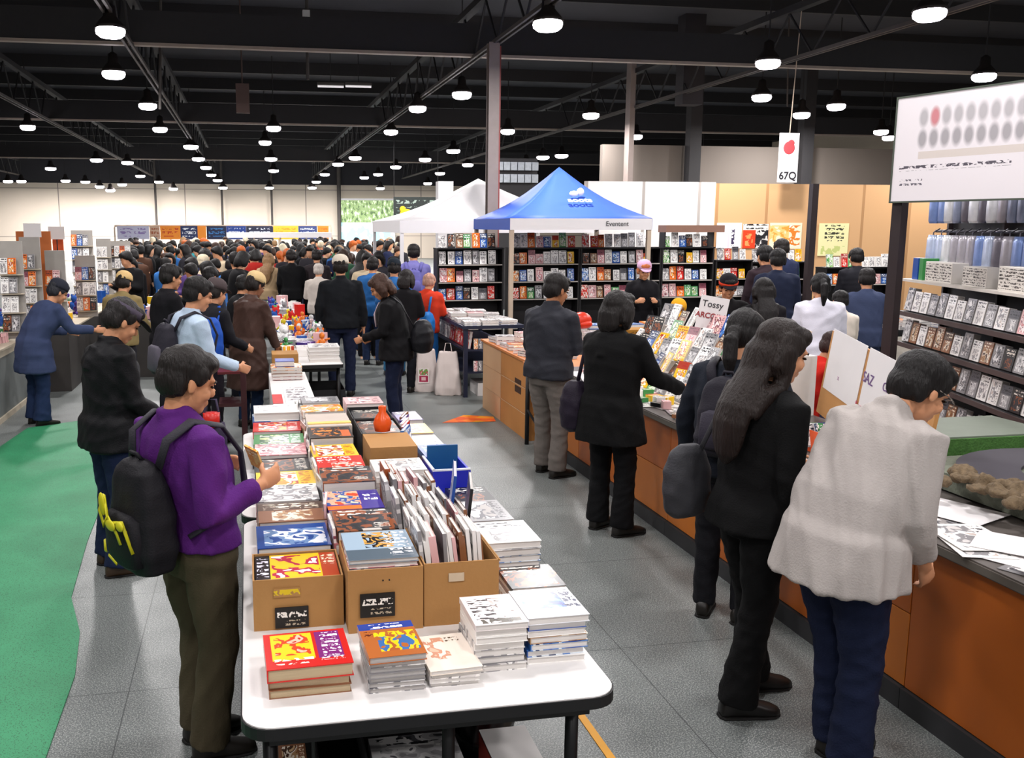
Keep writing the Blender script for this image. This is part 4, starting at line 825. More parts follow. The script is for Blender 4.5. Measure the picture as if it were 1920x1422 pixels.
# left column
c_yel = art('cover_yel', '#171318', [(.18, .0, .80, 1, 'flat', '#f2c01c'), (.2, .05, .78, .95, 'blob', ['#f2c01c', '#f2c01c', '#b01c3c', '#f4e8f0', '#f2c01c']), (.80, 0, 1, 1, 'flat', '#b0401c'), (.82, .5, .98, .9, 'text', ('#f4e0c0', 3, 3)), (.02, .1, .16, .9, 'text', ('#e8e0f0', 2, 5))], .25, rnd=False)
c_blue = art('cover_blu', '#17418c', [(.1, .1, .95, .8, 'blob', ['#17418c', '#6a8ab8', '#e8ecf4', '#17418c', '#b8b0ac'])], .22, rnd=False)
book('magazine', 'yellow, black and red magazine lying in the front left carton', 'magazine', (.137, 3.225, .898), (.29, .24, .02), c_yel)
stack(.137, 3.225, TZ+.008, .896, .28, .24, 4, 'front left carton', 'white', name='magazine')
S1 = [(3.53, .93, 'blue', c_blue, 'blue topped pile behind the front left carton'), (3.84, .93, 'brown', None, 'brown topped left edge pile'), (4.14, .93, 'white', None, 'white left edge pile'), (4.42, .92, 'yellow', None, 'yellow topped pile at the left table edge'),
      (4.72, .91, 'black', None, 'dark pile beside the reader hands'), (5.02, .92, 'pink', None, 'left edge pile with a bright mixed cover'), (5.32, .91, 'green', None, 'greenish pile near the left far end'), (5.62, .92, 'red', None, 'red topped pile near the left far end'), (5.98, .96, 'white', None, 'tall white pile at the far left corner')]
for y, z, c, m, d in S1: stack(.145, y, TZ, z, .285, .27, 4, d, c, topmat=m)
# centre column
c_c1 = art('cover_c1', '#9fb4c6', [(.0, .0, 1, .35, 'flat', '#55636f'), (.30, .40, .75, .95, 'blob', ['#9fb4c6', '#1c1a1e', '#d8a04c', '#9fb4c6', '#cfe0ee']), (.62, .1, .95, .95, 'text', ('#f8f6fa', 4, 7))], .2, rnd=False)
c_or = art('cover_or', '#1c100c', [(.08, .15, .75, .92, 'text', ('#f0841c', 5, 3)), (.75, .1, .95, .7, 'flat', '#e0601c')], .3, rnd=False)
c_pu = art('cover_pu', '#3c2a8c', [(.0, .25, .62, 1, 'blob', ['#d84a24', '#f0b090', '#3a5a9c', '#f4d8b0', '#e8381c']), (.70, .45, .95, .85, 'text', ('#ffffff', 4, 2)), (0, 0, .6, .2, 'flat', '#f0701c')], .3, rnd=False)
c_rd = art('cover_rd', '#c8281c', [(.02, .55, .75, .95, 'text', ('#fff4ee', 7, 2)), (.3, .05, .95, .5, 'blob', ['#c8281c', '#e04a2c', '#f4ccc0', '#c8281c', '#a01810'])], .25, rnd=False)
stack(.43, 3.17, TZ+.008, .955, .235, .27, 6, 'tall carton at the table centre', 'grey')
stack(.432, 3.19, .958, .99, .25, .30, 2, 'centre carton, lying proud of its rim', 'blue', topmat=c_c1)
S2 = [(3.53, .98, 'black', None, 'centre row pile behind the blue cover'), (3.84, .97, 'purple', c_pu, 'purple and red centre pile'), (4.14, 1.0, 'black', None, 'slate centre pile'), (4.44, .98, 'red', c_rd, 'red lettered centre pile'), (4.74, .97, 'yellow', None, 'yellow centre pile'), (5.04, 1.0, 'orange', c_or, 'black pile with orange lettering')]
for y, z, c, m, d in S2: stack(.415, y, TZ, z, .235, .27, 5, d, c, topmat=m)
carton('pale grey carton with a black lettered sticker in the centre row', .31, .56, 5.24, 5.60, TZ, .99, m=mat('card_grey', '#b9aca2', .8), open_=False, extras=lambda r, w, d, h: (MB().box((.07, -d-.003, .16), (.075, .004, .11)).build('sticker', art('blackst', '#1b1918', [(.1, .1, .9, .9, 'text', ('#e8e4dc', 4, 4))], .5, axes='xz'), r), MB().box((0, -.1, h+.003), (.25, .05, .006)).build('tape', mat('tape_y', '#e0c06a', .5), r)))
stack(.43, 5.74, TZ, 1.0, .25, .22, 7, 'striped pile behind the pale grey carton', 'yellow', ['yellow', 'white', 'brown'])
stack(.43, 6.02, TZ, 1.0, .25, .22, 7, 'rearmost centre pile', 'grey')
# thin upright ones between columns
for i in range(26):
    y = 3.5+i*.105; c = rg.choice(['white', 'pink', 'grey', 'white', 'brown'])
    book('magazine', '%s upright magazine in the gap right of the left piles, %s from the front' % (c, ORD[i]), 'magazine', (.297, y, TZ), (.20, .22+.03*(i % 3 == 0), .010), CVM(c, i), rz=R(90)+rg.uniform(-.12, .12), up=90-rg.uniform(-4, 4), group='upright magazines between the piles')
# right carton: filed upright magazines leaning
k = 0
for row, (y0, n, zz) in enumerate(((3.10, 15, .75), (3.32, 15, .75), (3.60, 13, .745), (3.90, 11, .742))):
    for i in range(n):
        x = .590+i*(.235/n); c = rg.choice(['white', 'white', 'grey', 'pink', 'brown'] if i < n-2 else ['white', 'brown', 'blue'])
        hgt = rg.uniform(.27, .31) if row < 2 else rg.uniform(.24, .30)
        book('magazine', '%s magazine filed upright in the right boxes, row %s, %s from left' % (c, ['one', 'two', 'three', 'four'][row], ORD[i]), 'magazine', (x, y0+.10, zz), (.19, hgt, .235/n*.86), CVM(c, i), rz=R(90)+rg.uniform(-.03, .03), up=90-rg.uniform(3, 9), group='magazines filed upright in the right boxes')
for i, (x, y, h, c) in enumerate(((.80, 3.50, .36, 'black'), (.76, 3.62, .38, 'blue'))):
    book('magazine', ['tall dark glossy magazine leaning out of the right carton', 'light blue tall magazine standing behind the dark glossy one'][i], 'magazine', (x, y, .77), (.27, h, .012), CVM(c, 1), rz=R(78), up=96)
for i in range(4): book('book', '%s rust brown book standing by the purple pile, %s from left' % (['narrow', 'plain', 'worn', 'short'][i], ORD[i]), 'book', (.575+i*.028, 4.12, TZ), (.16, .30-.02*i, .025), mat('rust', '#9c4a20', .5) if i < 2 else mat('maroon', '#5c1c20', .5), rz=R(90), up=90)
# right back of the table
stack(.70, 4.42, TZ, .96, .26, .24, 8, 'white pile left of the blue box', 'white', ['white'])
carton('brown carton with rounded front flap behind the white pile', .585, .83, 4.62, 4.95, TZ, 1.0, open_=False)
carton('black box with picture sleeves behind the brown flap carton', .585, .83, 5.0, 5.4, TZ, .99, m=mat('box_black', '#1b181a', .6))
stack(.705, 5.2, TZ+.01, .985, .22, .34, 5, 'black box of sleeves', 'black', ['black', 'white'])
carton('black open box behind the first black one', .585, .83, 5.44, 5.8, TZ, .985, m=mat('box_black', '#1b181a', .6))
stack(.705, 5.62, TZ+.01, .975, .22, .30, 5, 'second black box', 'black', ['black', 'white'])
stack(.72, 6.06, TZ, .98, .25, .25, 7, 'pink flowered pile at the far end', 'pink', ['pink', 'white'])
mb = MB(); mb.lathe([(0, .02), (.005, .042), (.05, .052), (.085, .038), (.11, .020), (.14, .022), (.145, .020)], n=20); o = mb.build('jar', mat('orange_glaze', '#d8541c', .25), None, True, loc=(.70, 4.99, 1.001)); tag(o, 'small orange jar standing on the brown carton and black box', 'jar')
for i in range(5):
    c = ['blue', 'red', 'white', 'purple', 'brown'][i]
    book('booklet', '%s booklet standing at the right edge of the black boxes, %s from front' % (c, ORD[i]), 'booklet', (.86+.02*i, 5.08+.14*i, TZ), (.20, .26-.01*i, .02), CVM(c, i), rz=R(70), up=84)
S3 = [(1.0, 3.17, .84, .21, .22, 6, 'black', 'low pile behind the tall right stack'), (.985, 3.50, .90, .23, .27, 6, 'white', 'wide white pile at the right table edge'), (.99, 3.86, .88, .20, .30, 6, 'grey', 'grey pile at the right edge'), (1.0, 4.18, .86, .20, .26, 5, 'black', 'black titled pile before the blue box')]
for x, y, z, w, d, n, c, ds in S3: stack(x, y, TZ, z, w, d, n, ds, c)
bx = carton('bright blue open box with a teal divider at the right edge', .86, 1.05, 4.36, 4.66, TZ, .93, m=mat('box_blue', '#1f28b4', .45), extras=lambda r, w, d, h: (MB().span((-w, -d-.001, h), (w, -d+.012, h+.008)).span((-w-.001, -d, h), (-w+.012, d, h+.008)).build('rim', mat('rimw', '#dfe2ee', .5), r), MB().span((-w+.02, d-.05, .05), (w-.01, d-.035, h+.07)).build('divider', mat('teal', '#16588c', .5), r)), t=.010)
S4 = [(.975, 4.84, .92, 'blue', 'pile behind the blue box'), (.975, 5.16, .90, 'white', 'blue and white far right pile'), (.975, 5.50, .90, 'yellow', 'yellow striped far right pile'), (.975, 5.84, .91, 'purple', 'lilac far right pile')]
for x, y, z, c, ds in S4: stack(x, y, TZ, z, .17 if y < 5.8 else .16, .28, 6, ds, c)
# small white box at left edge and under the table
carton('white file box on the left table edge by the reader', -.055, -.01, 5.3, 5.6, TZ, .86, m=mat('wh', '#dcd8d6', .6), open_=False)
stack(.50, 2.80, 0, .40, .30, .24, 10, 'stack on the floor under the near table', 'grey', ['grey', 'black'], pm=PG2)
stack(.10, 2.80, .0, .42, .09, .22, 6, 'narrow stack under the table left', 'brown', ['brown'], pm=PG3)
carton('dark crate on the floor under the near table, left', .17, .33, 2.7, 3.1, 0, .43, m=mat('crate_dark', '#1a1a1d', .7))
carton('red and white carton on the floor under the near table, right', .76, .93, 2.66, 3.0, 0, .34, m=mat('redcard', '#b8463c', .7), extras=lambda r, w, d, h: MB().span((-w, -d, h-.006), (w, d, h+.002)).build('lid', mat('wh', '#dcd8d6', .6), r))
mb = MB(); mb.ell((0, 0, .28), (.13, .14, .28)); me = remesh(mb.mesh('b'), .012, 2, fold=.012, seed=4); o = link('rubbish_bag', me, mat('bag_black', '#0e0e10', .35), None, True, loc=(.84, 3.28, 0)); tag(o, 'black plastic sack under the near table by the right leg', 'bag')
carton('long dark shelf box under the near table further back', -.0, .7, 3.2, 4.1, 0, .35, m=mat('crate_dark', '#1a1a1d', .7))

# ---------------------------------------------------------------- wooden counter on the right
wood = mat('counter_wood', '#ad5a1c', .42, var=.22, scale=2.2, stretch=(1, 1, .25)); wood2 = mat('counter_wood_light', '#bd6c26', .45, var=.2, scale=2.0, stretch=(1, 1, .25)); kick = mat('kick', '#2c2c2e', .6)
names = ['wooden counter unit nearest the camera at the lower right', 'wooden counter unit beside the pale shirt', 'wooden counter unit beside the long haired person', 'wooden counter unit beside the leaning customer', 'wooden counter unit behind the black coat', 'wooden counter unit behind the grey trousers']
for i, y in enumerate((1.0, 2.2, 3.4, 4.6, 5.8, 7.0)):
    t = thing('counter_unit', names[i], 'counter', (2.80, y, 0), 0, 'wooden counter units'); L = 1.2
    MB().span((.03, 0, 0), (.9, L, .775)).build('body', wood, t)
    MB().span((-.02, .002, 0), (.03, L-.002, .10)).build('kick_board', kick, t)
    if i < 2: MB().span((.0, .004, .105), (.03, L-.004, .772)).build('front_panel', wood, t)
    else:
        for q in range(2): MB().span((.0, .004+q*L/2, .105), (.03, q*L/2+L/2-.004, .44)).build('lower_panel', wood if (i+q) % 2 else wood2, t, bevel=.002); MB().span((.0, .004+q*L/2, .445), (.03, q*L/2+L/2-.004, .772)).build('upper_panel', wood2 if (i+q) % 2 else wood, t, bevel=.002)
t = thing('long_worktop', 'long dark edged worktop running along the wooden counter', 'counter', (2.76, 1.0, .78)); MB().span((0, 0, 0), (1.06, 7.2, .045)).span((1.06, 0, 0), (1.75, 3.5, .045)).build('worktop', mat('worktop', '#5a5450', .45), t); MB().span((-.006, 0, .006), (-.0, 7.2, .038)).build('edge_strip', mat('strip', '#7d776f', .35, .5), t)
CZ = .826
pap = mat('paper_white', '#e6e2e2', .6, var=.03); paps = [CVM('white', 1), pap, CVM('grey', 1), pap]
for i in range(38):
    y = 1.9+i*.158; x = 2.86+rg.uniform(0, .12); c = i % 4
    book('paper', '%s sheet lying along the counter edge, %s from the near end' % (['printed', 'blank', 'grey printed', 'plain'][c], ORD[i] if i < len(ORD) else 'last'), 'paper', (x, y, CZ+.001+.002*(i % 3)), (.21, .29, .0018), paps[c], rz=rg.uniform(-.5, .5), simple=True, group='papers along the counter edge')
# tiered display on the counter
step = mat('stepped_display', '#d8d2cc', .6)
t = thing('display_rack', 'white stepped rack of small books on the wooden counter', 'rack', (3.06, 5.72, CZ))
mb = MB(); [mb.span((k*.15, 0, 0), (k*.15+.15, 2.3, .015+.10*k)) for k in range(5)]; mb.build('steps', step, t)
cols_ = ['white', 'white', 'pink', 'grey', 'blue', 'grey', 'brown', 'white', 'white', 'black', 'grey', 'yellow', 'green']
for k in range(5):
    for j in range(14):
        c = rg.choice(cols_); hgt = rg.uniform(.15, .21)
        book('booklet', '%s booklet on the stepped rack, step %s up, %s from near end' % (c, ['one', 'two', 'three', 'four', 'five'][k], ORD[j]), 'booklet', (3.08+k*.15, 5.80+j*.16, CZ+.016+.10*k), (.135, hgt, .012), CVM(c, j), rz=R(-90)+rg.uniform(-.25, .35), up=62+rg.uniform(-8, 8), simple=True, group='booklets on the stepped counter rack')
for i in range(30):
    c = rg.choice(cols_); y = 5.2+rg.random()*2.9; h_ = rg.uniform(.02, .07)
    tag(MB().box((0, 0, h_/2), (rg.uniform(.05, .1), rg.uniform(.05, .09), h_)).build('small_box', CVM(c, i), None, bevel=.003, loc=(2.83+rg.random()*.18, y, CZ+.007), rot=(0, 0, rg.uniform(0, 3))), '%s trinket box before the stepped rack, %s in the scatter' % (c, ORD[i]), 'box', 'trinket boxes before the stepped rack')
t = thing('price_card', 'white card with dark script and red capitals on the counter display', 'sign', aty(1334, 618, 7.1), R(-12)); z = .27
MB().box((0, 0, z/2+.0), (.235, .006, z), rot=Matrix.Rotation(R(10), 3, 'Y')).build('card', pap, t); text('Tossy', .075, mat('ink', '#26242a', .6), t, (.0, -.006, .205), (R(90), 0, 0)).rotation_euler = (R(90), R(10), 0); text('ARCOILA', .062, mat('ink_red', '#9c3a3c', .6), t, (-.01, -.006, .11), (R(90), R(10), 0), bold=True)
MB().cyl((0, .008, -.25), (0, .008, .12), .006, 8).build('stick', blk, t)
# leaning board with papers
a, b2 = at(1532, 785, CZ), at(1725, 905, CZ); dv = (b2-a).normalized(); ang_ = math.atan2(dv.y, dv.x); L = (b2-a).length
t = thing('notice_board', 'leaning plywood board with two white sheets on the counter', 'board', a, ang_); t.rotation_euler = (Matrix.Rotation(ang_, 3, 'Z')@Matrix.Rotation(R(4), 3, 'Y')).to_euler(); t.location.z += .05
tl = R(-6); Mx = Matrix.Rotation(tl, 3, 'X'); H_ = .56
MB().box(Mx@V((L/2, 0, H_/2)), (L, .02, H_), rot=Mx).build('plywood', mat('plywood', '#c08a50', .6, var=.12, scale=3, stretch=(1, 1, 6)), t)
for x0, x1 in ((.03, .47), (.50, 1.05)):
    MB().box(Mx@V(((x0+x1)/2*L/1.2, -.013, .38)), ((x1-x0)*L/1.2, .003, .40), rot=Mx).build('sheet', pap, t)
text('SAZ', .09, mat('ink_purple', '#6a4a80', .6), t, Mx@V((.74, -.017, .40)), (R(90)+tl, 0, 0)); text('Kennons blur', .055, mat('ink_pink', '#c0405c', .6), t, Mx@V((.78, -.017, .22)), (R(90)+tl, 0, 0)); text('x', .05, mat('ink_pale', '#c8a8c0', .6), t, Mx@V((.28, -.017, .30)), (R(90)+tl, 0, 0)); text('C3', .07, mat('ink_purple', '#6a4a80', .6), t, Mx@V((1.0, -.017, .41)), (R(90)+tl, 0, 0))
# things on the near counter
q = at(1545, 850, CZ)
r = carton('orange open tub with colourful packets between the two people', q.x-.07, q.x+.09, q.y-.05, q.y+.10, CZ+.004, CZ+.13, m=mat('tub_orange', '#e0541c', .4))
for i in range(6): book('packet', '%s packet sticking out of the orange tub, %s from left' % (['white', 'green', 'blue', 'purple', 'green', 'blue'][i], ORD[i]), 'packet', (q.x-.06+.026*i, q.y+.03, CZ+.03), (.07, .14, .008), CVM(['white', 'green', 'blue', 'purple', 'green', 'blue'][i], i), rz=rg.uniform(-.6, .6), up=75, simple=True)
for i, (x, y, c, h_) in enumerate(((1580, 868, '#3a2a40', .09), (1556, 872, '#e0dce0', .05))):
    p = at(x, y, CZ); tag(MB().lathe([(0, .03), (.01, .034), (h_*.7, .034), (h_, .02)], n=16).build('figurine_pot', mat('pot%d' % i, c, .3), None, True, loc=p+V((0, 0, .006))), ['dark purple', 'white'][i]+' small pot beside the orange tub', 'pot')
turf = mat('turf', '#4c7a3a', .9, var=.5, scale=30, bump=1, bscale=80); p0 = V((3.42, 3.55, CZ))
tab2 = thing('side_table', 'green draped low table behind the near counter', 'table', (4.22, 4.80, 0)); MB().box((0, 0, .92), (.8, .5, .02)).build('tabletop', mat('greytop', '#7c8478', .5), tab2); mb = MB(); mb.box((0, -.255, .855), (.8, .02, .13)); mb.build('green_drape', turf, tab2)
for sx in (-.35, .35):
    for sy in (-.2, .2): MB().cyl((sx, sy, 0), (sx, sy, .89), .02, 10).build('leg', legm, tab2)
def arcplate(label, c, r0, r1, a0, a1, z, m, h=.015, name='track_plate'):
    mb = MB(); n = 24; vs = []
    for i in range(n+1):
        a = R(a0+(a1-a0)*i/n)
        for rr in (r0, r1):
            for zz in (0, h): vs.append((rr*math.cos(a), rr*math.sin(a), zz))
    fs = []
    for i in range(n):
        o = i*4; fs += [(o+1, o+3, o+7, o+5), (o, o+4, o+6, o+2), (o, o+1, o+5, o+4), (o+2, o+6, o+7, o+3)]
    fs += [(0, 2, 3, 1), (n*4, n*4+1, n*4+3, n*4+2)]
    return tag(mb.add(vs, fs).build(name, m, loc=(c[0], c[1], z)), label, 'model')
arcplate('dark grey curved road plate of the model on the near counter', (3.95, 3.60), .34, .62, 40, 215, CZ+.10, mat('roadgrey', '#3e3a42', .7))
t = thing('model_base', 'greenish grey model landscape base on the near counter', 'model', (3.34, 2.95, CZ+.01)); MB().span((0, 0, 0), (1.1, 1.25, .085)).build('base', mat('mossgrey', '#6d7264', .9, var=.4, scale=14, bump=.8), t)
mb = MB(); rr = random.Random(3)
for i in range(26): mb.ell((rr.uniform(-.13, .13), rr.uniform(-.28, .28), rr.uniform(.01, .04)), (rr.uniform(.03, .06), rr.uniform(.03, .07), rr.uniform(.015, .045)), n=10, m=6)
me = remesh(mb.mesh('n'), .008, 1, fold=.008, fs=2.5, seed=4); o = link('camouflage_net', me, mat('net', '#6b5a44', .9, var=.7, scale=40, bump=1), None, True, loc=(3.30, 3.55, CZ+.095)); tag(o, 'crumpled brown camouflage net heaped on the near counter', 'net')
mb = MB()
for i in range(34):
    a = rr.uniform(0, 3.14); c = V((rr.uniform(-.08, .08), rr.uniform(-.1, .1), .01+.002*i)); d = V((math.cos(a), math.sin(a), rr.uniform(-.1, .3)))*.06; mb.cyl(c-d, c+d, .006, 6)
o = mb.build('marker_pens', mat('pens', '#b8b4c4', .3, .3, var=.5, scale=30), None, True, loc=(3.16, 3.98, CZ+.008)); o.name = 'metal_parts'; tag(o, 'tangle of silvery rods piled on the counter by the pale shirt', 'rods'); o['kind'] = 'stuff'
t = thing('glass_jar', 'clear tall jar of odds and ends by the bent head', 'jar', (3.30, 4.28, CZ)); MB().lathe([(0, .04), (.16, .045), (.165, .04)], n=18).build('jar_glass', mat('glassish', '#a9a49c', .12, .2), t, True); MB().lathe([(.16, .047), (.175, .047)], n=18).build('rim', mat('rimw', '#dfe2ee', .5), t, True)
for i, (x, y, c, s, rz) in enumerate(((3.12, 3.62, 'blank', (.30, .42), .4), (2.93, 3.25, 'printed', (.25, .34), -.2), (3.04, 3.10, 'blank', (.26, .34), .7), (2.98, 2.75, 'printed', (.26, .34), .3))): book('paper', 'large %s sheet on the near counter, %s from the pale shirt' % (c, ORD[i]), 'paper', (x, y, CZ+.009+.0025*i), s+(.002,), pap if c == 'blank' else paps[0], rz=rz, simple=True)

# ---------------------------------------------------------------- cartons under the far counter end
k = 0
for yi, (y0, y1) in enumerate(((8.75, 9.75), (9.76, 10.55))):
    for zi in range(3):
        def ex(r, w, d, h, zi=zi, yi=yi):
            if yi == 0 and zi: MB().span((-w-.002, d*-.55, h-.09 if zi == 1 else -.0), (-w-.0005, -.1*d, h-.02 if zi == 1 else .05)).build('hand_hole', mat('hole_dark', '#3a2010', .9), r)
            MB().span((-w-.003, -d+.02, h*.97), (-w-.0, d-.02, h*1.0)).build('tape', card_p, r)
        carton('brown carton in the counter end stack, %s layer, %s' % (['bottom', 'middle', 'top'][zi], ['nearer one', 'farther one'][yi]), 2.68, 3.2, y0, y1, .0+zi*.262, .258+zi*.262, m=mat('carton_orange', '#b5793e', .8, var=.12, scale=3) if yi == 0 else card_p, open_=False, extras=ex, group='cartons stacked under the counter end')
tag(MB().span((2.66, 8.7, .787), (3.6, 10.6, .81)).build('shelf_board', mat('orange_board', '#c8783a', .5)), 'orange wooden board laid on top of the carton stack', 'board')
t = thing('folding_trestle', 'black steel trestle frame between cartons and counter', 'trestle', (2.64, 8.62, 0)); [MB().cyl((x, y, 0), (x, y, .79), .022, 10).build('leg', blk, t, True) for x, y in ((0, 0), (0, -.34), (.55, 0), (.55, -.34))]; MB().cyl((0, 0, .35), (0, -.34, .25), .012, 8).build('brace', blk, t); MB().box((.27, -.17, .80), (.6, .5, .02)).build('top_board', mat('orange_board', '#c8783a', .5), t)
mb = MB(); mb.ell((0, 0, .12), (.10, .10, .13)); o = link('plastic_bag', remesh(mb.mesh('b'), .012, 1, fold=.012, seed=9), mat('cyan_bag', '#2b9fc0', .3), None, True, loc=(2.85, 8.45, .0)); tag(o, 'cyan plastic bag under the black trestle', 'bag')
for i in range(14):
    y = 8.85+ (i % 7)*.24; x = 2.80+(i//7)*.3; c = rg.choice(['grey', 'white', 'pink', 'black', 'orange'])
    stack(x, y, .812, .812+rg.uniform(.03, .12), .2, .17, 2, 'low pile %s on the orange board' % ORD[i], c, rz=rg.uniform(-.4, .4), simple=True)
# dark blue shelf table
nv = mat('navy_frame', '#1c2238', .5)
def shelf_table(label, x0, x1, y0, y1, zs, top, m=nv):
    t = thing('shelf_table', label, 'shelf', (x0, y0, 0)); w, d = x1-x0, y1-y0
    for lx in (0, w-.05):
        for ly in (0, d-.05): MB().span((lx, ly, 0), (lx+.05, ly+.05, top-.04)).build('leg', m, t)
    MB().span((-.02, -.02, top-.04), (w+.02, d+.02, top)).build('top', m, t)
    for z in zs: MB().span((.01, .01, z-.02), (w-.01, d-.01, z)).build('shelf', m, t)
    return t
shelf_table('dark blue table with two lower shelves of books by the aisle', 2.60, 3.35, 11.2, 13.3, (.32, .60), .90)
for i in range(12): book('book', 'red book on the blue table, side shelf, %s from front' % ORD[i] if i < 7 else 'white book on the blue table, side shelf, %s from front' % ORD[i], 'book', (2.70, 11.35+i*.16, .60), (.15, .22, .035), CVM('red' if i < 7 else 'white', i), rz=R(-90), up=82, simple=True)
for j, z in enumerate((.60, .32)):
    for i in range(9): book('booklet', 'small booklet at the blue table front, %s shelf, %s from left' % (['upper', 'lower'][j], ORD[i]), 'booklet', (2.76+i*.06, 11.26, z), (.05, .13, .03), CVM(rg.choice(['white', 'orange', 'pink', 'grey']), i), up=85, simple=True)
for i in range(15):
    stack(2.72+(i % 3)*.23, 11.35+(i//3)*.38, .90, .90+rg.uniform(.03, .09), .21, .29, 2, 'pile %s on the blue table top' % ORD[i], rg.choice(['white', 'white', 'grey', 'pink']), simple=True, rz=rg.uniform(-.2, .2))
carton('white low box on the floor under the blue table', 2.80, 3.2, 11.28, 11.7, 0, .16, m=mat('wh', '#dcd8d6', .6), open_=False)
for x, lab, yy in ((2.22, 'white paper bag with a red picture on the floor by the blue table', 11.75), (2.45, 'pleated white bag standing against the blue table leg', 11.45)):
    t = thing('carrier_bag', lab, 'bag', (x, yy, 0), R(-14)); mb = MB(); mb.rings([((0, 0, z), (a, 0, 0), (0, b, 0)) for z, a, b in ((0, .17, .10), (.1, .17, .11), (.4, .14, .07), (.55, .11, .04))], 20, p=4); link('bag_body', remesh(mb.mesh('b'), .014, 1, fold=.008, vert=True, seed=8), mat('bag_white', '#dccfca', .6), t, True)
    if 'picture' in lab: MB().box((-.02, -.118, .22), (.14, .004, .2)).build('picture', art('bagpic', '#e6dcd8', [(.1, .1, .9, .5, 'flat', '#a8284c'), (.3, .2, .7, .42, 'flat', '#e0b8b8'), (.1, .55, .9, .95, 'blob', ['#e6dcd8', '#6a9a4a', '#d05a6a', '#e6dcd8'])], axes='xz'), t)
    MB().tube([(-.05, 0, .54), (-.03, 0, .66), (.03, 0, .66), (.05, 0, .54)], .006, 6).build('handle', mat('bag_white', '#dccfca', .6), t)
# ---------------------------------------------------------------- bookcases at the back
bcm = mat('bookcase_black', '#181618', .55)
def bookcase(label, x0, x1, y, zs, desc, d=.28, top_books=True, frm=bcm, pitch=.128, hmax=.215, dens=1.0):
    t = thing('bookcase', label, 'bookcase', (x0, y, 0), 0, None); w = x1-x0
    MB().span((0, d-.015, 0), (w, d, zs[0])).build('back_panel', frm, t)
    for lx in (0, w-.025): MB().span((lx, 0, 0), (lx+.025, d-.016, zs[0]-.02)).build('side_panel', frm, t)
    MB().span((-.005, -.01, zs[0]-.02), (w+.005, d, zs[0])).build('top_board', frm, t)
    for z in zs[1:]+[.55, .2]:
        s = MB().span((.026, 0, z-.02), (w-.026, d-.016, z)).build('shelf', frm, t); MB().span((.026, -.006, z-.018), (w-.026, -.001, z-.002)).build('label_strip', mat('lab_strip', '#b8b0a8', .5), s)
    n = int((w-.07)/pitch)
    for r_, z in enumerate(zs):
        for i in range(n):
            if rg.random() > dens: continue
            c = rg.choice(['white', 'white', 'pink', 'brown', 'grey', 'white', 'blue', 'black', 'orange', 'red', 'white', 'yellow', 'pink', 'white', 'green'])
            hh = rg.uniform(.15, hmax)*(1.08 if r_ == 0 else 1)
            book('book', '%s book on %s, %s shelf, %s from left' % (c, desc, ['top', 'second', 'third', 'fourth', 'fifth'][r_], ORD[i]), 'book', (x0+.06+i*pitch+rg.uniform(-.01, .01)+pitch*.3, y+.05, z), (pitch*rg.uniform(.78, .97), hh, .02), CVM(c, i), up=82, simple=True, group='books on the back bookcases')
Z4 = [1.79, 1.54, 1.27, 1.0]
bookcase('black bookcase left of the white tent leg', 2.82, 3.87, 14.0, Z4, 'the left bookcase')
bookcase('black bookcase under the left part of the blue tent', 3.97, 5.10, 14.0, Z4, 'the bookcase by the tent leg')
bookcase('black bookcase under the right part of the blue tent', 5.11, 6.46, 14.0, Z4, 'the tent middle bookcase')
bookcase('black bookcase below the brown header panel', 6.47, 7.37, 14.0, Z4, 'the header bookcase')
bookcase('black bookcase with red books beneath the white poster', 7.40, 8.05, 14.0, [1.58, 1.28, 1.0], 'the red book bookcase')
bookcase('low black bookcase beneath the orange poster', 8.07, 9.15, 14.1, [1.54, 1.26, 1.0], 'the low bookcase')
bookcase('black rack left of the yellow poster people', 9.3, 10.6, 13.9, [1.45, 1.17], 'the rack by the yellow poster')
t = thing('brown_signboard', 'brown header board above the bookcase right of the tent', 'board', (6.5, 14, 1.792)); MB().span((0, -.05, .23), (1.0, .25, .34)).build('board', mat('header', '#8a6656', .6), t); [MB().span((x, 0, 0), (x+.02, .2, .23)).build('bracket', bcm, t) for x in (0, .83)]
# booth tables with piles
for i, (x0, x1, y0, y1, lab) in enumerate(((3.75, 5.0, 10.2, 11.4, 'black booth table with piles behind the grey jacket'), (5.2, 6.25, 10.0, 11.2, 'black booth table beside the yellow cap'), (7.6, 9.6, 10.6, 11.6, 'booth table near the sign post'))):
    table('booth_table', lab, x0, x1, y0, y1, .80, rc=.03, top=mat('darktop', '#2a292c', .5))
    for j in range(15):
        stack(x0+.15+(j % 5)*(x1-x0-.3)/4, y0+.2+(j//5)*.38, .80, .80+rg.uniform(.04, .16), .2, .27, 3, '%s pile of the %s booth table' % (ORD[j], ['left', 'middle', 'right'][i]), rg.choice(['white', 'white', 'brown', 'yellow', 'blue', 'orange', 'grey']), simple=True, rz=rg.uniform(-.3, .3))
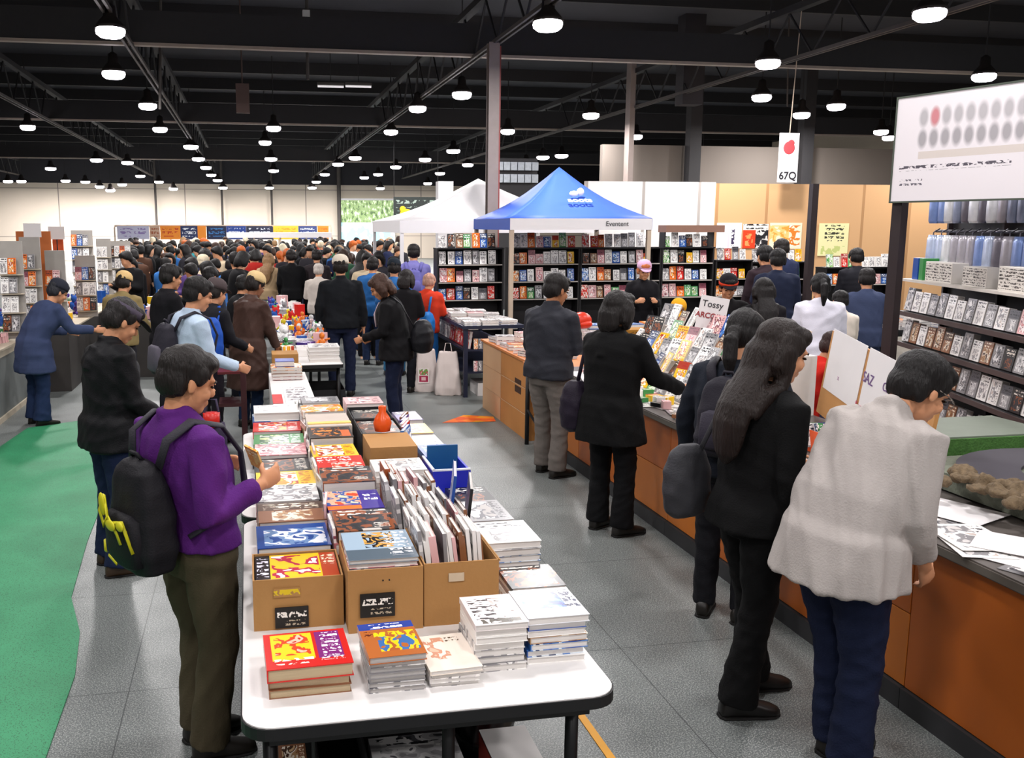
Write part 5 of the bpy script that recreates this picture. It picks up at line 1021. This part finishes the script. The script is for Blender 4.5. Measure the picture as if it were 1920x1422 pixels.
# tents
def tent(name, label, x0, x1, y0, y1, ze, pk, m1, m2, m3, legm_, logo=False, sag=.10, vz=.16):
    t = thing(name, label, 'tent', (x0, y0, 0)); w, d = x1-x0, y1-y0; cx, cy = w/2, d/2
    mb = MB(); n = 8; cor = [(0, 0), (w, 0), (w, d), (0, d)]
    for s in range(4):
        a, b = cor[s], cor[(s+1) % 4]; vs = []; 
        for i in range(n+1):
            u = i/n; zz = ze+(pk-ze)*(u**1.0-sag*math.sin(math.pi*u)*1.2)
            pa = (a[0]+(cx-a[0])*u, a[1]+(cy-a[1])*u, zz); pb = (b[0]+(cx-b[0])*u, b[1]+(cy-b[1])*u, zz)
            for j in range(5): v = j/4; vs.append((pa[0]+(pb[0]-pa[0])*v, pa[1]+(pb[1]-pa[1])*v, zz-.03*math.sin(math.pi*v)*(1-u)))
        mb.add(vs, [(i*5+j, i*5+j+1, i*5+j+6, i*5+j+5) for i in range(n) for j in range(4)])
    o = mb.build('canopy', m1, t, True); so = o.modifiers.new('s', 'SOLIDIFY'); so.thickness = .006
    MB().span((0, -.006, ze-vz), (w, 0, ze-.005)).build('front_valance', m2, t); MB().span((-.006, 0, ze-vz), (0, d, ze-.005)).build('side_valance', m3, t); MB().span((w, 0, ze-vz), (w+.006, d, ze-.005)).build('side_valance', m3, t); MB().span((0, d, ze-vz), (w, d+.006, ze-.005)).build('back_valance', m2, t)
    for lx, ly in cor: MB().span((lx-.03+(.035 if lx == 0 else -.035), ly-.03+(.035 if ly == 0 else -.035), 0), (lx+.03+(.035 if lx == 0 else -.035), ly+.03+(.035 if ly == 0 else -.035), ze-.02)).build('leg', legm_, t)
    return t, w, d
wc = mat('canvas_white', '#f1eef0', .7, var=.02); bc = mat('canvas_blue', '#3a5fc4', .6, var=.06, scale=3); pl = mat('pale_pole', '#cdb9a4', .6)
t, w, d = tent('canopy_tent', 'blue pointed canopy tent with white front valance', 3.72, 5.90, 13.15, 15.35, 2.235, 3.03, bc, wc, bc, pl, vz=.17)
sl_ = math.atan2(.75, 1.1); Ml = (R(90-(90-math.degrees(sl_))), 0, 0)
text('aoots', .17, wc, t, (w/2+.10, .40, 2.50), (sl_-.08, 0, 0), 'logo_lettering', .004, True)
mb = MB(); s_ = V((w/2+.10, .53, 2.60)); mb.ell(s_+V((-.05, 0, 0)), (.075, .02, .045), n=10, m=6); mb.ell(s_+V((.06, .02, .03)), (.06, .02, .06), n=10, m=6); mb.build('logo', wc, t, True)
text('Eventent', .10, mat('ink', '#26242a', .6), t, (w-.55, -.012, 2.15), (R(90), 0, 0), 'valance_lettering'); 
q = aty(750, 415, 16.0)
tent('canopy_tent', 'wide white marquee tent behind the left bookcase and blue tent', q.x, 6.2, 16.0, 19.6, 2.22, 3.02, wc, wc, wc, wc, vz=.22)
p = aty(822, 340, 20.5); p2 = aty(850, 340, 20.5); tag(MB().span((p.x, 20.5, 0), (p2.x, 20.8, p.z)).build('white_pillar', wc), 'narrow white pillar panel rising behind the white marquee', 'pillar')
# booth walls
wwh = wallm('wall_white_panels', '#eeeae6', '#a8a09a', (1.14, 9.0)); wwd = wallm('wall_wood_panels', '#d6a878', '#b08458', (1.05, 9.0))
o = struct(MB().span((6.25, 16.95, 0), (8.88, 17.03, 2.95)).build('wall_centre', wwh)); o = struct(MB().span((8.88, 16.95, 0), (16.5, 17.03, 2.93)).build('wall_right_booth', wwd))
def poster(label, px0, py0, px1, py1, Y, m, name='poster'):
    a, b = aty(px0, py1, Y), aty(px1, py0, Y); return tag(MB().span((a.x, Y-.008, a.z), (b.x, Y, b.z)).build(name, m), label, name)
poster('white poster with a thin red figure on the booth wall', 1342, 418, 1391, 466, 16.94, art('po1', '#f2eef0', [(.45, .0, .52, .7, 'flat', '#e8cfd8'), (.6, .1, .72, .75, 'blob', ['#f2eef0', '#3a3050', '#f2eef0', '#c84a6a'])], .5, axes='xz'))
poster('red and black comics cover poster on the booth wall', 1391, 420, 1441, 466, 16.94, art('po2', '#e8e0d8', [(.05, .78, .95, 1, 'text', ('#26242a', 6, 1)), (0, 0, .5, .75, 'flat', '#d8401c'), (.1, .1, .4, .6, 'blob', ['#d8401c', '#f09a5a', '#8a1c10']), (.5, 0, 1, .75, 'blob', ['#1c1a1e', '#2a282c', '#d8d4d0', '#1c1a1e'])], .5, axes='xz'))
poster('orange and yellow poster on the booth wall', 1441, 418, 1504, 467, 16.94, art('po3', '#f6e6c8', [(.0, .15, .7, .9, 'blob', ['#f6e6c8', '#f2c87c', '#f0a040', '#fff4e0']), (.6, .1, .95, .9, 'blob', ['#f6e6c8', '#e0802c', '#fff4e0', '#e86a1c'])], .5, axes='xz'))
poster('pale yellow lettered poster right of the black pole', 1532, 419, 1592, 480, 16.94, art('po4', '#f0eab0', [(.2, .45, .85, .95, 'text', ('#3a3a30', 6, 4)), (.1, .05, .9, .3, 'blob', ['#f0eab0', '#c8d080', '#f0eab0'])], .5, axes='xz'))
for x, Y, wd, zt, lab in ((1527, 11.6, .045, None, 'tall thin black pole in front of the wooden booth wall'),):
    p = aty(x, 345, Y); b_ = aty(x, 345, Y); tag(MB().span((p.x-wd, Y-wd, 0), (p.x+wd, Y+wd, p.z)).build('pole', mat('pole_dark', '#2e2426', .5)), lab, 'pole')
# brown sign board on a post
a, b2 = aty(1683, 190, 6.5), aty(1683, 190, 6.5)
A = ray(1676, 378); A = V((0, 0, CAMZ))+A*(6.6/A.y); 
B = V((0, 0, CAMZ))+ray(1920, 372)*1.0; 
lat = 6.6; axd = (math.sin(psi), math.cos(psi)); 
def onaxis(x, y, depth): r = ray(x, y); return V((0, 0, CAMZ))+r*(depth/ (r.x*N_.x+r.y*N_.y+r.z*N_.z))
A = onaxis(1672, 378, 6.7); B = onaxis(1920, 371, 5.85); dv = V((B.x-A.x, B.y-A.y, 0)); L = dv.length*1.25; dv.normalize(); zt = onaxis(1680, 190, 6.7).z
t = thing('sign_board', 'large white board with blurred dark lettering on a dark post', 'sign', (A.x, A.y, 0), math.atan2(dv.y, dv.x))
bm_ = art('sign_face', '#e8e2e6', [(.14, .68, .86, .90, 'soft', ('#8a888c', 14)), (.14, .48, .86, .70, 'soft', ('#5c5a60', 14)), (.215, .68, .285, .90, 'soft', ('#d8505c', 14)), (.16, .40, .84, .47, 'flat', '#d6ccc6'), (.04, .29, .72, .34, 'text', ('#55505a', 26, 1)), (.05, .15, .20, .21, 'text', ('#6a6670', 9, 1))], .5, axes='xz', rnd=False)
MB().span((.0, -.012, A.z), (L, .012, zt)).build('board', bm_, t)
f_ = .012; MB().span((-f_, -.016, A.z-f_), (L, .016, A.z)).span((-f_, -.016, zt), (L, .016, zt+f_)).span((-f_, -.016, A.z), (0, .016, zt)).build('frame', mat('frame_green', '#4a5248', .5), t)
MB().span((-.01, .02, 0), (.07, .09, zt)).build('post', mat('pole_dark', '#2e2426', .5), t)
MB().box((.03, .055, .01), (.4, .4, .02)).build('foot', mat('pole_dark', '#2e2426', .5), t)
# right shelving
A = at(1690, 522, 1.70); B = at(1920, 553, 1.70); dv = V((B.x-A.x, B.y-A.y, 0)); L = dv.length+.75; dv.normalize(); an = math.atan2(dv.y, dv.x)
t = thing('display_shelving', 'tall black shelving of cased goods at the far right', 'shelf', (A.x, A.y, 0), an); D_ = .36
for z in (1.70, 1.44, 1.19, .94, .66, .3):
    s = MB().span((0, 0, z-.02), (L, D_, z)).build('shelf', bcm if z != 1.70 else mat('shelf_light', '#cfc8c0', .5), t); 
    if z < 1.7: MB().span((0, -.008, z-.035), (L, -.001, z-.0)).build('front_lip', mat('lip_brown', '#4a3a38', .5), s)
MB().span((0, D_, .0), (L, D_+.02, 2.6)).build('back_panel', bcm, t)
for x in (0, L*.33, L*.66, L-.03): MB().span((x, D_-.04, 0), (x+.03, D_-.005, 2.6)).build('upright', mat('pole_dark', '#2e2426', .5), t)
for z in (2.05, 2.42): MB().cyl((0, D_-.12, z+.03), (L, D_-.12, z+.03), .012, 8).build('rail', mat('railm', '#5a5860', .4, .6), t)
W = t.matrix_basis if False else Matrix.Translation((A.x, A.y, 0))@Matrix.Rotation(an, 4, 'Z')
for r_, z in enumerate((1.44, 1.19, .94, .66)):
    n = int(L/.145)
    for i in range(n):
        c = rg.choice(['white', 'grey', 'grey', 'brown', 'white', 'grey', 'black', 'brown', 'white'] if r_ else ['white', 'grey', 'grey', 'brown', 'pink'])
        p = W@V((.08+i*.145, .08, z))
        book('display_case', '%s display case, %s goods shelf of the right shelving, %s from left' % (c, ['first', 'second', 'third', 'lowest'][r_], ORD[i]), 'case', p, (.125, rg.uniform(.14, .19), .05), CVM(c, i), PG2, rz=an, up=80, simple=True, group='cased goods on the right shelving')
for i, (x0, w_, h_, c) in enumerate(((.10, .10, .17, 'blue'), (.22, .07, .17, 'green'), (.34, .44, .15, 'grey'), (.95, .34, .14, 'brown'), (1.45, .5, .16, 'grey'))):
    p = W@V((x0+w_/2, .10, 1.70)); m_ = art('newsp', '#d8d2ca', [(.02, .08, .98, .92, 'text', ('#3a3430', 16, 6))], .5, axes='xz') if c in ('grey', 'brown') else CVM(c, 1)
    tag(MB().box((0, 0, h_/2), (w_, .12, h_)).build('box', m_, None, bevel=.003, loc=p, rot=(0, 0, an)), ['blue and white upright pamphlet box', 'teal narrow box', 'long speckled print box', 'speckled brown box', 'second long speckled box'][i]+' on the pale top shelf at right', 'box')
for rr_, z in enumerate((2.05, 2.42)):
    for i in range(int(L/.13)):
        c = rg.choice(['#8f98b0', '#b9c4dc', '#55525c', '#7c93c8', '#a8a4ac', '#6a6670', '#dfe4f0']); w_ = rg.uniform(.09, .125)
        p = W@V((.10+i*.13+rg.uniform(-.01, .01), .18, z+.03-.31)); r2 = thing('hanging_pouch', '%s pouch on the %s rail of the right shelving, %s from left' % ({'#8f98b0': 'slate', '#b9c4dc': 'pale blue', '#55525c': 'charcoal', '#7c93c8': 'blue', '#a8a4ac': 'silver', '#6a6670': 'grey', '#dfe4f0': 'white'}[c], ['lower', 'upper'][rr_], ORD[i]), 'pouch', p, an+rg.uniform(-.2, .2), 'pouches hanging on the right shelving')
        mb = MB(); mb.rings([((0, 0, zz), (w_/2*a, 0, 0), (0, .03*a, 0)) for zz, a in ((0, .8), (.02, 1), (.12, 1.05), (.24, 1), (.28, .8))], 12, p=3); mb.build('pouch_body', mat('pouch'+c, c, .3, .3, var=.35, scale=14), r2, True)
        MB().tube([(0, 0, .275), (0, .0, .30), (0, .05, .33)], .005, 6).build('hook', mat('railm', '#5a5860', .4, .6), r2)
# hanging banner on the right
a = aty(1457, 342, 16.6); b_ = aty(1499, 250, 16.6); t = thing('hanging_banner', 'white vertical banner with red mark and black characters over the booth wall', 'banner', ((a.x+b_.x)/2, 16.6, a.z)); w_ = (b_.x-a.x)/2; h_ = b_.z-a.z
MB().span((-w_, -.01, 0), (w_, .01, h_)).build('cloth', wc, t); mb = MB(); mb.ell((0, -.012, h_*.70), (.12, .006, .12), n=12, m=8); mb.ell((.04, -.012, h_*.80), (.07, .006, .06), n=10, m=6); mb.build('red_mark', mat('mark_red', '#cc4a50', .5), t, True)
text('67Q', .20, mat('ink', '#26242a', .6), t, (0, -.014, h_*.13), (R(90), 0, 0), bold=True); MB().cyl((0, 0, h_), (.12, 0, 6.89-a.z), .01, 6).build('cord', pl, t)
# black banner left of the tent, banners at the back
a = aty(738, 415, 30); b_ = aty(822, 370, 30); t = thing('black_banner', 'black banner with pale lettering and a yellow shape by the tents', 'banner', (a.x, 30, a.z)); w_ = b_.x-a.x; h_ = b_.z-a.z
MB().span((0, -.02, 0), (w_, .02, h_)).build('cloth', art('bban', '#232a28', [(.05, .55, .95, .88, 'text', ('#8a9a90', 9, 1)), (.05, .1, .95, .45, 'text', ('#5a7068', 8, 2))], .6, axes='xz'), t)
mb = MB(); mb.ell((w_*.28, -.03, h_*.30), (.22, .01, .16), n=12, m=6); mb.ell((w_*.20, -.03, h_*.5), (.10, .01, .10), n=10, m=6); mb.build('yellow_shape', mat('ban_yel', '#e8b818', .5), t, True)
for x in (.02, w_-.02): MB().cyl((x, 0, h_), (x, 0, 6.89-a.z), .01, 6).build('cord', blk, t)
t = thing('banner_stand', 'long low frame of pale booths carrying the banners at the back', 'frame', (aty(215, 450, 41).x, 41.1, 0)); w_ = aty(622, 450, 41).x-aty(215, 450, 41).x
MB().span((0, 0, 2.08), (w_, .06, 2.16)).build('rail', pl, t); [MB().span((w_*i/8-.03, 0, 0), (w_*i/8+.03, .06, 2.08)).build('post', pl, t) for i in range(9)]
t2 = thing('awning', 'long pale awning below the banners behind the crowd', 'awning', (aty(425, 450, 38).x, 38.0, 0)); w2 = aty(622, 450, 38).x-aty(425, 450, 38).x; MB().span((0, 0, 1.66), (w2, 1.6, 1.86)).build('canopy', wc, t2); [MB().span((w2*i/4, .1, 0), (w2*i/4+.06, .16, 1.66)).build('post', pl, t2) for i in range(5)]
BN = [(220, 279, '#c4c4dc', '#8a78b0', 'pale lilac lettered'), (281, 299, '#c9a890', '#a05a3c', 'tan pictured'), (301, 338, '#f0902c', '#c8401c', 'orange and red'), (339, 370, '#23305c', '#e8ecf4', 'dark navy lettered'), (371, 386, '#f0902c', '#f0902c', 'narrow orange'), (388, 424, '#1e2644', '#3a78b8', 'navy with light blue'), (425, 461, '#23408c', '#dfe6f4', 'blue lettered'), (462, 511, '#262a44', '#d8dce8', 'dark banner with white lettering,'), (513, 559, '#f0c43c', '#e09a2c', 'bright yellow'), (560, 594, '#3c4a80', '#dfe6f0', 'blue grey streaked'), (596, 616, '#f08a2c', '#e86a1c', 'rightmost orange')]
for x0, x1, c, c2, nm in BN:
    a = aty(x0, 449, 41.0); b_ = aty(x1, 423.5, 41.0); tag(MB().span((a.x, 41.02, a.z), (b_.x, 41.06, 2.12)).build('banner', art('bn%d' % x0, c, [(.1, .2, .9, .85, 'text', (c2, 7, 2))], .6, axes='xz')), nm+' banner in the row at the back', 'banner', 'banners in the row at the back')

# ---------------------------------------------------------------- middle tables and their goods
t = thing('leaflet_box', 'long white box with a red mark and line drawing behind the near tables', 'box', (.16, 7.15, 0)); MB().span((0, 0, 0), (.34, 1.75, .74)).build('box_body', mat('wh', '#dcd8d6', .6), t); MB().span((.0, .15, .741), (.08, .55, .745)).build('red_mark', mat('mark_red2', '#c83a3c', .5), t); MB().span((.10, .1, .741), (.31, .95, .744)).build('drawing', art('drw', '#d8d4d4', [(.1, .2, .9, .9, 'text', ('#7a7478', 5, 5))], .6), t)
table('goods_table', 'long table of goods beside the brown coat', .28, .92, 9.35, 12.3, .74, rc=.03, group='middle row goods tables'); table('goods_table', 'farther long table of goods in the middle row', .05, .85, 12.5, 16.5, .74, rc=.03, group='middle row goods tables')
stack(.74, 9.65, .74, .90, .32, .36, 4, 'white pile fronting the middle table', 'white', ['white'], simple=True); stack(.32, 8.55, .746, .86, .28, .26, 4, 'peach pile on the long white box', 'orange', ['pink', 'brown'], simple=True)
book('book', 'royal blue book on the peach pile', 'book', (.30, 8.55, .862), (.17, .2, .05), mat('royal', '#2a3c94', .4), simple=True)
tag(MB().span((.20, 9.0, 0), (.45, 9.3, .9)).build('side_stand', mat('wood_stand', '#a8783c', .6)), 'narrow wooden stand before the middle goods table', 'stand')
carton('dark storage box under the middle goods table', .5, .95, 9.5, 10.1, 0, .45, m=mat('crate_dark', '#1a1a1d', .7))
gc = ['white', 'white', 'white', 'pink', 'grey', 'blue', 'white', 'green', 'orange', 'pink', 'red', 'grey', 'purple', 'yellow']
def goods(x0, x1, y0, y1, z, n, desc, seed):
    r = random.Random(seed); nx = max(1, int(round((x1-x0)/.2))); ny = math.ceil(n/nx)
    for i in range(n):
        x = x0+(i % nx+.5)*(x1-x0)/nx+r.uniform(-.02, .02); y = y0+(i//nx+.5)*(y1-y0)/ny; c = r.choice(gc); k = r.randrange(4); nm = ['toy_box', 'plush_toy', 'figurine', 'print_bundle'][k]
        if k == 0:
            h_ = r.uniform(.05, .22); o = MB().box((0, 0, h_/2), (r.uniform(.08, .14), r.uniform(.07, .12), h_)).build(nm, CVM(c, i), bevel=.004)
        elif k == 1:
            mb = MB(); mb.ell((0, 0, .06), (.06, .05, .06), n=12, m=8); mb.ell((0, -.01, .145), (.045, .042, .042), n=12, m=8)
            for q in (-1, 1): mb.ell((q*.03, 0, .185), (.014, .01, .02), n=8, m=6); mb.ell((q*.055, -.02, .08), (.018, .018, .032), n=8, m=6); mb.ell((q*.03, -.05, .025), (.02, .03, .02), n=8, m=6)
            o = mb.build(nm, mat('plush_'+c, PAL[c][0] if c != 'black' else '#333333', .9, var=.2), smooth=True)
        elif k == 2:
            mb = MB(); mb.lathe([(0, .045), (.01, .045), (.015, .02), (.07, .028), (.11, .034), (.135, .014)], n=12); mb.ell((0, 0, .16), (.026, .026, .03), n=10, m=8); mb.tube([(-.03, 0, .12), (-.07, -.02, .08)], .01, 6); mb.tube([(.03, 0, .12), (.065, -.03, .13)], .01, 6)
            o = mb.build(nm, mat('fig_'+c, PAL[c][0], .4, var=.6, scale=30), smooth=True)
        else: o = MB().box((0, 0, .03), (.16, .13, .06)).box((.01, 0, .075), (.15, .12, .03), rz=.15).build(nm, CVM(c, i))
        o.location = (x, y, z+.001); o.rotation_euler = (0, 0, r.uniform(-.8, .8)); s = r.uniform(.9, 1.3); o.scale = (s, s, s)
        tag(o, '%s %s on %s, %s item' % (c, nm.replace('_', ' '), desc, ORD[i]), nm.replace('_', ' ').split()[-1], 'goods on '+desc)
goods(.31, .66, 9.95, 12.25, .74, 30, 'the long goods table', 1); goods(.68, .90, 10.0, 12.25, .74, 16, 'the goods table right edge', 4); goods(.08, .82, 12.55, 16.4, .74, 40, 'the far goods table', 2)
# left stall
gp = mat('stall_grey', '#6b706f', .6); tr = mat('stall_trim', '#c0b4a0', .5)
t = thing('stall_counter', 'low grey stall counter with pale trim at the far left', 'counter', (-3.55, 9.0, 0)); MB().span((0, 0, 0), (.85, 3.2, .78)).build('body', gp, t); MB().span((.85, -.02, .0), (.87, 3.2, .06)).span((.85, -.02, .70), (.87, 3.2, .78)).build('trim', tr, t); MB().span((-.02, -.04, .78), (.9, 3.2, .80)).build('worktop', tr, t)
t = thing('stall_counter', 'farther stall counter of goods behind the dark hood', 'counter', (-3.6, 12.6, 0)); MB().span((0, 0, 0), (1.3, 5.5, .80)).build('body', mat('stall_dark', '#3a3634', .6), t); MB().span((-.02, -.02, .80), (1.34, 5.5, .82)).build('worktop', tr, t)
goods(-3.5, -2.75, 9.1, 12.1, .80, 40, 'the near left stall', 3); goods(-3.5, -2.4, 12.7, 17.9, .82, 40, 'the far left stall', 6)
for i, (x0, x1, y0, z0, z1, c) in enumerate(((30, 95, 13.5, 1.35, 2.05, '#b5622c'), (98, 118, 14.5, 1.2, 2.0, '#c8542a'))):
    p = aty(x0, 450, y0); q = aty(x1, 450, y0); tag(MB().span((p.x, y0, .822), (q.x, y0+.03, z1)).build('panel', mat('stall_panel%d' % i, c, .6)), ['orange brown upright panel on the left stall', 'narrow orange panel on the left stall'][i], 'panel')
SR = [(-1, 38, 11.5, 1.95, 'leftmost at the frame edge'), (38, 68, 12.9, 1.98, 'in front of the orange panel'), (84, 116, 13.2, 1.8, 'under the small white notice'), (136, 176, 16.5, 2.05, 'tallest, beside the wall pipe'), (140, 178, 14.2, 1.7, 'below the tallest rack'), (182, 205, 17.5, 1.9, 'narrow black one'), (206, 246, 18, 1.85, 'with the yellow side')]
for i, (x0, x1, Y, zt, lab) in enumerate(SR):
    a = aty(x0, 500, Y); b_ = aty(x1, 500, Y); w_ = max(.25, b_.x-a.x); zb = .822 if a.x < -2.4 else 0
    t = thing('display_stand', 'display stand of small goods on the left stall, '+lab, 'stand', (a.x, Y, zb)); MB().span((0, .02, 0), (w_, .05, zt-zb)).build('back_board', mat('stand_b%d' % (i % 2), ['#a5a09a', '#d8a030'][i in (6,)], .6), t)
    n = int((zt-zb-.1)/.22)
    for r_ in range(n):
        MB().span((0, -.06, .08+r_*.22), (w_, .02, .09+r_*.22)).build('ledge', tr, t)
        for j in range(int(w_/.092)):
            c = rg.choice(['white', 'grey', 'white', 'blue', 'pink', 'grey', 'black', 'orange']); book('packet', '%s packet on the stand %s, ledge %s, %s along' % (c, lab.split(',')[0], ['one', 'two', 'three', 'four', 'five', 'six', 'seven', 'eight'][r_], ORD[j]), 'packet', (a.x+.05+j*.092, Y-.04, zb+.092+r_*.22), (.088, .185, .02), CVM(c, j+r_), up=80, simple=True, group='packets on the left stall stands')
for x, y, Y, lab in ((62, 432, 13.4, 'white notice above the orange panel at far left'), (107, 437, 14.4, 'small framed notice at the left stall')):
    p = aty(x, y, Y); t = thing('notice', lab, 'sign', (p.x, Y-.05, .822 if p.x < -2.4 else 0)); b0 = t.location.z; MB().box((0, 0, p.z-b0), (.22, .01, .18)).build('card', pap, t); MB().cyl((0, .01, 0), (0, .01, p.z-b0), .008, 6).build('stick', blk, t)
tag(MB().span((-1.62, 13.6, 0), (-1.1, 17, .78)).build('goods_counter', mat('stall_dark', '#3a3634', .6)), 'dark counter between the left stall and the crowd', 'counter'); goods(-1.6, -1.12, 13.65, 16.9, .78, 22, 'the dark left counter', 9)
t = thing('book_stand', 'dark red stand between the pale blue shirt and the brown coat', 'stand', (-.10, 8.5, 0)); MB().span((0, 0, 0), (.05, .35, .82)).build('side', mat('maroon_dark', '#3a1418', .6), t); MB().span((-.2, 0, .50), (0, .35, .53)).build('shelf', mat('maroon_dark', '#3a1418', .6), t); MB().span((-.2, 0, .80), (0, .35, .82)).build('shelf', mat('maroon', '#5c1c20', .5), t)
# shelf of shirts far behind the tent
t = thing('shirt_rack', 'rack of folded pale shirts high behind the tent', 'rack', (aty(932, 330, 23).x, 23.2, 0)); w_ = aty(1012, 330, 23).x-aty(932, 330, 23).x; MB().span((0, 0, 0), (w_, .3, 3.8)).build('frame', steel2, t)
for z in (3.2, 3.5):
    for i in range(6): MB().box((w_*(i+.5)/6, -.06, z+.1), (w_/7, .12, .2)).build('shirt', mat('shirt_pale', '#a9b0b8', .7, var=.3, scale=14), t)

o = MB().ell((0, 0, .10), (.13, .10, .10)).ell((.03, -.06, .06), (.09, .05, .05)).build('helmet', mat('red_vinyl2', '#d8361c', .35), None, True, loc=(3.84, 10.45, .92)); tag(o, 'glossy orange red helmet on the booth piles left of the grey jacket', 'helmet')
o = MB().box((0, 0, .06), (.5, .28, .12)).build('wooden_crate', art('crate_art', '#a87428', [(.05, .2, .95, .8, 'text', ('#5a3a14', 8, 2))], .5, axes='xz'), loc=(4.45, 10.05, .0)); o.location.z = .80; o.location.y = 10.36; tag(o, 'brown printed crate on the booth table between the two dark coats', 'crate')
